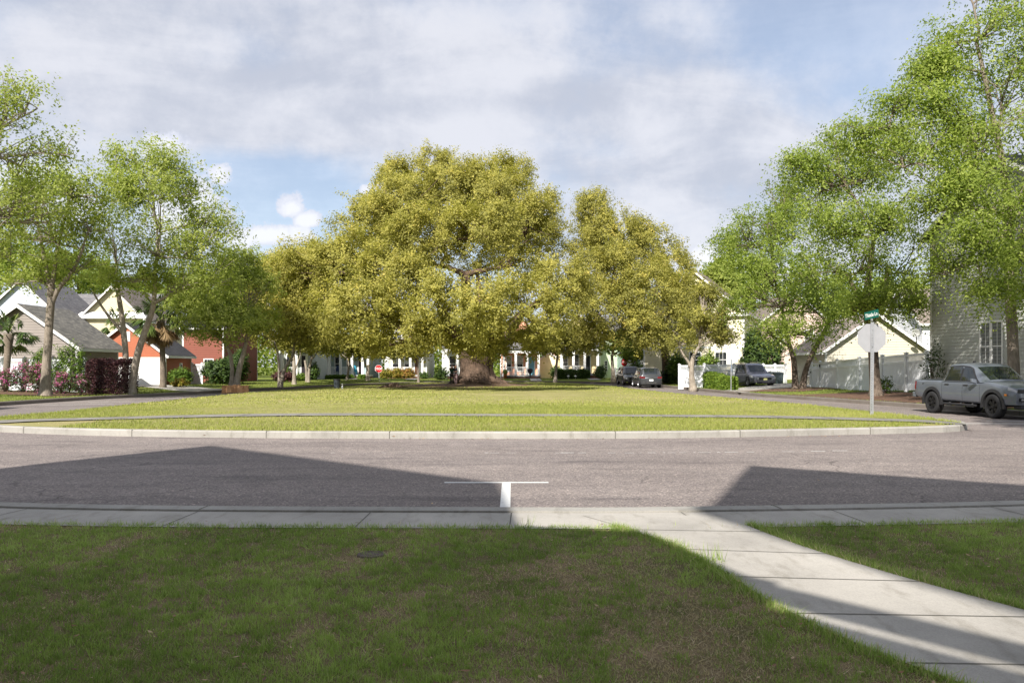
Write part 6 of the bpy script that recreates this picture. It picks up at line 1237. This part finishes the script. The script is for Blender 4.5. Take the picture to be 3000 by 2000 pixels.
def stop_sign(label, loc, rz, w=.762, zc=2.0, front=-1, lean=0, post='u'):
    """front=-1: its red face looks to local -y"""
    r_ = empty('stop_sign', loc, rz); r_.rotation_euler = (0, lean, rz); tag(r_, label, 'stop sign'); R_ = w / 2 / math.cos(math.pi / 8)
    p = MB(); top = zc + w * .5 + (.06 if post == 'u' else -.02)
    if post == 'u':
        b = -front; p.box(-.05, .05, b * .030 - .003, b * .030 + .003, -.2, top); p.box(-.055, -.028, b * .030, b * .060, -.2, top); p.box(.028, .055, b * .030, b * .060, -.2, top)
        for i in range(48): p.cur = 1; p.box(-.008, .008, b * .030 - .005, b * .030 + .005, .06 + i * .052, .078 + i * .052)
    else: p.box(-.03, .03, .01, .05, -.1, top)
    p.build('post', [galv, dark], r_)
    m_ = MB(); octa(m_, R_, -.004, .004, zc); m_.build('sign_plate', signback, r_)
    if post == 'u':
        m_ = MB()
        for q in (-.3, .3): m_.lathe([(.001, -.066), (.016, -.064), (.016, -.056), (.001, -.054)], 8, 'y', (0, 0, zc + q * w))
        m_.build('bolts', galv, r_)
    m_ = MB(); octa(m_, R_ * .995, front * .0045, front * .006, zc); wh = m_.build('sign_border', whiteS, r_); m_ = MB(); octa(m_, R_ * .94, front * .0065, front * .008, zc); m_.build('sign_face', red, r_)
    text_mesh('lettering', 'STOP', w * .43, whiteS, r_, (0, front * .0105, zc - .01), (math.radians(90), 0, 0 if front < 0 else math.pi))
    return r_
stop_sign('stop sign seen from behind, its blank silver back beside the right road', (X(2552, 26.5), 26.5, .26), 0, w=.905, zc=(1204 - 986) * 26.5 / F, front=1, lean=.008)
def blade():
    Y = 26.5; zt = EYE - (922 - HZ) * Y / F; r_ = empty('street_name_sign', (X(2553, Y), Y, zt), math.radians(-80)); r_.rotation_euler = (0, -.09, math.radians(-80)); tag(r_, 'green street name blade reading Thistle Ln on top of the stop sign post', 'street sign')
    m_ = MB(); m_.box(-.37, .37, -.003, .003, -.13, .13); m_.build('plate', green, r_, bevel=.003); m_ = MB()
    for (a, b, c, d) in ((-.365, .365, .112, .122), (-.365, .365, -.122, -.112), (-.365, -.357, -.122, .122), (.357, .365, -.122, .122)): m_.box(a, b, -.0045, -.0035, c, d)
    m_.build('border', green, r_); text_mesh('lettering', 'Thistle Ln', .165, whiteS, r_, (0, -.005, -.005), (math.radians(90), 0, 0), .001)
    m_ = MB(); m_.box(-.03, .03, -.02, .02, -.2, -.125); m_.build('bracket', galv, r_)
blade()
stop_sign('bright red stop sign facing the viewer, left of the great oak', (X(1111, 84), 84, .05), 0, zc=EYE - (1080 - HZ) * 84 / F - .05, lean=-.04, post='flat')
stop_sign('darker red stop sign above the two parked dark cars', (X(1829, 82), 82, .05), .35, zc=EYE - (1061 - HZ) * 82 / F - .05, post='flat')
r_ = empty('road_sign', (X(2143, 53), 53, .25), math.radians(80)); tag(r_, 'narrow edge-on road sign on a post by the bright green clipped bush', 'road sign'); m_ = MB(); m_.box(-.03, .03, .01, .05, -.3, 1.95); m_.build('post', galv, r_); m_ = MB(); m_.box(-.3, .3, -.006, .006, 1.15, 1.95); m_.build('sign_plate', M('blue_grey_plate', (.12, .22, .36), .5), r_, bevel=.01)

# ------------------------------------------------------------------ bins, bags, small things
tc_ = empty('litter_bin', (X(987, 58.5), 58.5, .17)); tag(tc_, 'dark blue grey litter bin standing on the shaded park grass', 'litter bin'); m_ = MB(); m_.lathe([(.001, 0), (.20, 0), (.21, .02), (.225, .60), (.001, .60)], 20); m_.build('bin_body', M('bin_steel', (.035, .045, .055), .5, .1, 8), tc_); m_ = MB(); m_.lathe([(.235, .58), (.25, .59), (.25, .66), (.2, .68), (.001, .685)], 20); m_.build('lid', M('bin_lid', (.02, .02, .024), .6), tc_)
h_ = empty('utility_stub', (X(1003, 57.5), 57.5, .17)); tag(h_, 'small grey utility stub beside the litter bin', 'utility post'); m_ = MB(); m_.lathe([(.06, 0), (.06, .2), (.045, .22), (.045, .3), (.07, .31), (.06, .36), (.001, .38)], 12); m_.build('stub', galv, h_, True)
def paper_bag(label, x, y, z, w, d, h, rz, lean, seed, tilt=0):
    r = random.Random(seed); root = empty('paper_bag', (x, y, z), rz); root.rotation_euler = (lean, tilt, rz); tag(root, label, 'paper bag', 'brown paper yard waste bags at the kerb'); m_ = MB(); v = []; N_ = 16
    for j in range(7):
        t = j / 6; wob = .02 + .05 * t
        for k_ in range(N_):
            a = k_ / N_ * 6.283; c, s = math.cos(a), math.sin(a); q = max(abs(c), abs(s)); fx, fy = c / q * .5, s / q * .5; sc = 1 - .10 * t; v.append((fx * w * sc + r.uniform(-wob, wob) * w, fy * d * sc + r.uniform(-wob, wob) * d, h * t + (r.uniform(-.05, .05) * h if j == 6 else 0)))
    m_.add(v, [(j * N_ + k_, j * N_ + (k_ + 1) % N_, (j + 1) * N_ + (k_ + 1) % N_, (j + 1) * N_ + k_) for j in range(6) for k_ in range(N_)] + [tuple(range(N_))]); m_.add([(p[0] * .9, p[1] * .9, h * .8) for p in v[:N_]], [tuple(range(N_))])
    m_.build('bag', M('kraft_paper', (.52, .29, .14), .85, .18, 5, .5, 9), root)
bx_, by_ = X(692, 52), 52
for i, (dx, dy, w_, h_2, rz, ln, lb) in enumerate(((-.75, .1, .45, .42, .3, .25, 'leftmost slumped paper bag of the kerb pile'), (-.35, -.15, .42, .46, -.4, -.1, 'creased paper bag second from the left in the kerb pile'), (.0, .1, .42, .50, .2, .05, 'upright paper bag in the middle of the kerb pile, at the tree base'), (.35, -.1, .36, .46, -.1, -.05, 'paper bag right of the middle one in the kerb pile'), (.65, .05, .3, .46, .15, .04, 'rightmost narrow paper bag of the kerb pile'))): paper_bag(lb, bx_ + dx * .95, by_ + dy, .08, w_, .36, h_2, rz, ln, i)
def wheelie(label, x, y, z, rz, c):
    r_ = empty('wheelie_bin', (x, y, z), rz); tag(r_, label, 'wheelie bin', 'wheelie bins beside the crossover car'); m_ = MB(); m_.hexa([(-.25, -.3, .08), (.25, -.3, .08), (.25, .3, .08), (-.25, .3, .08), (-.31, -.36, 1.0), (.31, -.36, 1.0), (.31, .38, 1.0), (-.31, .38, 1.0)]); m_.build('bin_body', c, r_, bevel=.02)
    m_ = MB(); m_.hexa([(-.33, -.39, 1.003), (.33, -.39, 1.003), (.33, .4, 1.003), (-.33, .4, 1.003), (-.28, -.33, 1.07), (.28, -.33, 1.07), (.28, .4, 1.12), (-.28, .4, 1.12)]); m_.build('lid', c, r_, bevel=.01)
    for s in (-1, 1): m_ = MB(); m_.lathe([(.001, -.03), (.1, -.03), (.1, .03), (.001, .03)], 14, 'y'); o = m_.build('wheel', tyre_m, r_); o.location = (s * .27, .3, .1); o.rotation_euler = (0, 0, math.pi / 2)
binc = M('bin_plastic', (.05, .07, .08), .5)
wheelie('dark wheelie bin right of the crossover car', X(2280, 66), 66, .2, .1, binc); wheelie('dark wheelie bin partly hidden by the crossover car mirror', X(2266, 67), 67, .2, -.1, binc)
# satellite-free garden ornament: white outdoor lamp shapes under the cream porch hedge
for px, lb in ((1665, 'left white garden globe light in the dark hedge'), (1686, 'right white garden globe light in the dark hedge')):
    r_ = empty('garden_light', (X(px, 92.6), 92.6, .35)); tag(r_, lb, 'garden light'); m_ = MB(); m_.lathe([(.02, 0), (.02, .2)], 8); m_.build('stake', galv, r_); m_ = MB(); m_.lathe([(.001, .2), (.1, .22), (.16, .3), (.1, .36), (.001, .4)], 14); m_.build('shade', mt['white'], r_, True)

# ------------------------------------------------------------------ the couple beside the oak trunk
def person(label, loc, rz, joints, skin, clothes, hair, h=1.68, group=None):
    """one skinned body grown over a skeleton; clothes are shells over the same bones"""
    root = empty('person', loc, rz); tag(root, label, 'person', group)
    def skinned(name, pts, edges, rad, mat, lv=2, rootv=0):
        me = bpy.data.meshes.new(name); me.from_pydata([pts[k] for k in pts], [(list(pts).index(a), list(pts).index(b)) for a, b in edges], []); me.materials.append(mat); o = bpy.data.objects.new(name, me); COL.objects.link(o); o.parent = root
        m_ = o.modifiers.new('skin', 'SKIN'); sv = me.skin_vertices[0].data if me.skin_vertices else None
        if sv is None: bm = bmesh.new(); bm.from_mesh(me); bm.verts.layers.skin.verify(); bm.to_mesh(me); bm.free(); sv = me.skin_vertices[0].data
        for i, k in enumerate(pts): q = rad[k]; sv[i].radius = q if isinstance(q, tuple) else (q, q); sv[i].use_root = (i == rootv)
        s = o.modifiers.new('sub', 'SUBSURF'); s.levels = s.render_levels = lv; me.polygons.foreach_set('use_smooth', [True] * len(me.polygons)) if me.polygons else None; return o
    J = joints; E_ = [('pelvis', 'waist'), ('waist', 'chest'), ('chest', 'neck'), ('neck', 'head'), ('head', 'crown'), ('head', 'nose')]; Rd = dict(pelvis=(.15, .11), waist=(.12, .09), chest=(.16, .11), neck=.055, head=(.078, .09), crown=(.07, .08), nose=.018)
    for s in 'lr':
        E_ += [('pelvis', s + 'hip'), (s + 'hip', s + 'knee'), (s + 'knee', s + 'ankle'), (s + 'ankle', s + 'toe'), ('chest', s + 'shoulder'), (s + 'shoulder', s + 'elbow'), (s + 'elbow', s + 'wrist'), (s + 'wrist', s + 'palm')]
        Rd.update({s + 'hip': .09, s + 'knee': .058, s + 'ankle': .038, s + 'toe': (.042, .028), s + 'shoulder': .058, s + 'elbow': .042, s + 'wrist': .028, s + 'palm': (.038, .018)})
        w_, p = Vector(J[s + 'wrist']), Vector(J[s + 'palm']); d = (p - w_).normalized(); sd = d.cross(Vector((0, 0, 1)) if abs(d.z) < .9 else Vector((0, 1, 0))).normalized()
        for k_, (o_, l) in enumerate(((-.03, .055), (-.011, .072), (.009, .07), (.028, .052))): J[f'{s}f{k_}'] = tuple(p + sd * o_ + d * .035); J[f'{s}g{k_}'] = tuple(p + sd * o_ * 1.15 + d * (.035 + l) + Vector((0, 0, -.012))); E_ += [(s + 'palm', f'{s}f{k_}'), (f'{s}f{k_}', f'{s}g{k_}')]; Rd[f'{s}f{k_}'] = .010; Rd[f'{s}g{k_}'] = .008
        J[s + 'th'] = tuple(p - sd * .055 + d * .01 + Vector((0, 0, -.01))); E_.append((s + 'palm', s + 'th')); Rd[s + 'th'] = .010
    skinned('body', J, E_, Rd, skin)
    for nm, ks, es, rs, mat in clothes: skinned(nm, {k: J[k] for k in ks}, es, rs, mat)
    hd, cr = Vector(J['head']), Vector(J['crown']); b = (hd - Vector(J['nose'])); b.z = 0; b.normalize(); H_ = {'a': tuple(cr + b * .015 + Vector((0, 0, .012))), 'b': tuple(hd + b * .05 + Vector((0, 0, .02)))}; Rh = {'a': (.083, .09), 'b': (.075, .075)}
    ee = [('a', 'b')]
    if hair[1]: H_['c'] = tuple(hd + b * .08 - Vector((0, 0, .14))); Rh['c'] = (.07, .05); ee.append(('b', 'c'))
    skinned('hair', H_, ee, Rh, hair[0])
    m_ = MB()
    for s in (-1, 1):
        side = b.cross(Vector((0, 0, 1))); c = hd - b * .082 + side * .032 * s + Vector((0, 0, .03)); m_.lathe([(.001, -.008), (.008, -.004), (.008, .004), (.001, .008)], 8, 'z', tuple(c))
    m_.build('eyes', dark, root)
    sh = MB()
    for s in 'lr': a, t = Vector(J[s + 'ankle']), Vector(J[s + 'toe']); sh.tube([a + (a - t) * .35 - Vector((0, 0, .03)), a - Vector((0, 0, .035)), t + Vector((0, 0, .0)), t + (t - a) * .2], [.035, .05, .045, .02], 10)
    sh.build('shoes', M('dark_shoes', (.03, .025, .025), .7), root, True); return root
skinm = M('skin', (.42, .24, .16), .55, .05, 6); hairm = M('brown_hair', (.06, .03, .02), .6, .2, 20); hair2 = M('auburn_hair', (.14, .05, .03), .6, .2, 20)
gtop = M('dark_green_shirt', (.02, .07, .045), .85, .15, 12); trs = M('dark_olive_trousers', (.045, .045, .035), .85, .15, 12); btop = M('black_top', (.012, .012, .02), .85, .2, 12); leg2 = M('dusty_pink_leggings', (.36, .25, .25), .8, .1, 10)
def J_(lw, rw, le, re, lk=0, rk=0, stance=.1):
    j = dict(pelvis=(0, 0, .93), waist=(0, 0, 1.08), chest=(0, 0, 1.30), neck=(0, -.01, 1.45), head=(0, -.02, 1.54), crown=(0, -.01, 1.62), nose=(0, -.115, 1.55))
    j.update(lhip=(stance, 0, .88), rhip=(-stance, 0, .88), lknee=(stance * 1.1, -.02 - lk, .49), rknee=(-stance * 1.1, -.02 - rk, .49), lankle=(stance * 1.2, .01 + lk, .085), rankle=(-stance * 1.2, .01 + rk, .085), ltoe=(stance * 1.4, -.12 + lk, .035), rtoe=(-stance * 1.4, -.12 + rk, .035), lshoulder=(.17, 0, 1.38), rshoulder=(-.17, 0, 1.38), lelbow=le, relbow=re, lwrist=lw, rwrist=rw)
    for s, w_, e in (('l', lw, le), ('r', rw, re)): d = (Vector(w_) - Vector(e)).normalized() * .07; j[s + 'palm'] = tuple(Vector(w_) + d)
    return j
def top_(mat, sleeves=True, long_=False):
    ks = ['pelvis', 'waist', 'chest', 'lshoulder', 'rshoulder'] + (['lelbow', 'relbow'] if sleeves else []); es = [('pelvis', 'waist'), ('waist', 'chest'), ('chest', 'lshoulder'), ('chest', 'rshoulder')] + ([('lshoulder', 'lelbow'), ('rshoulder', 'relbow')] if sleeves else [])
    return ('shirt', ks, es, dict(pelvis=(.175 if not long_ else .20, .14), waist=(.15, .115), chest=(.18, .13), lshoulder=.075, rshoulder=.075, lelbow=.06, relbow=.06), mat)
def pants(mat, name='trousers'):
    ks = ['pelvis', 'lhip', 'lknee', 'lankle', 'rhip', 'rknee', 'rankle']; return (name, ks, [('pelvis', 'lhip'), ('lhip', 'lknee'), ('lknee', 'lankle'), ('pelvis', 'rhip'), ('rhip', 'rknee'), ('rknee', 'rankle')], dict(pelvis=(.16, .125), lhip=.105, lknee=.075, lankle=.058, rhip=.105, rknee=.075, rankle=.058), mat)
YP = 66.3; zP = .20
person('person in dark green top and trousers raising both hands to the face', (X(1324, YP), YP, zP), math.radians(35), J_((.10, -.20, 1.50), (-.10, -.20, 1.50), (.28, -.12, 1.30), (-.30, -.10, 1.32), .04, -.03), skinm, [top_(gtop), pants(trs)], (hairm, False))
person('person in loose black top and pale pink leggings nearest the oak trunk', (X(1335.5, YP), YP - .2, zP), math.radians(-60), J_((.22, -.16, 1.12), (-.36, -.20, 1.42), (.27, -.02, 1.14), (-.34, -.02, 1.38), -.04, .06), skinm, [top_(btop, True, True), pants(leg2, 'leggings')], (hair2, True))
print('objects', len(bpy.data.objects))
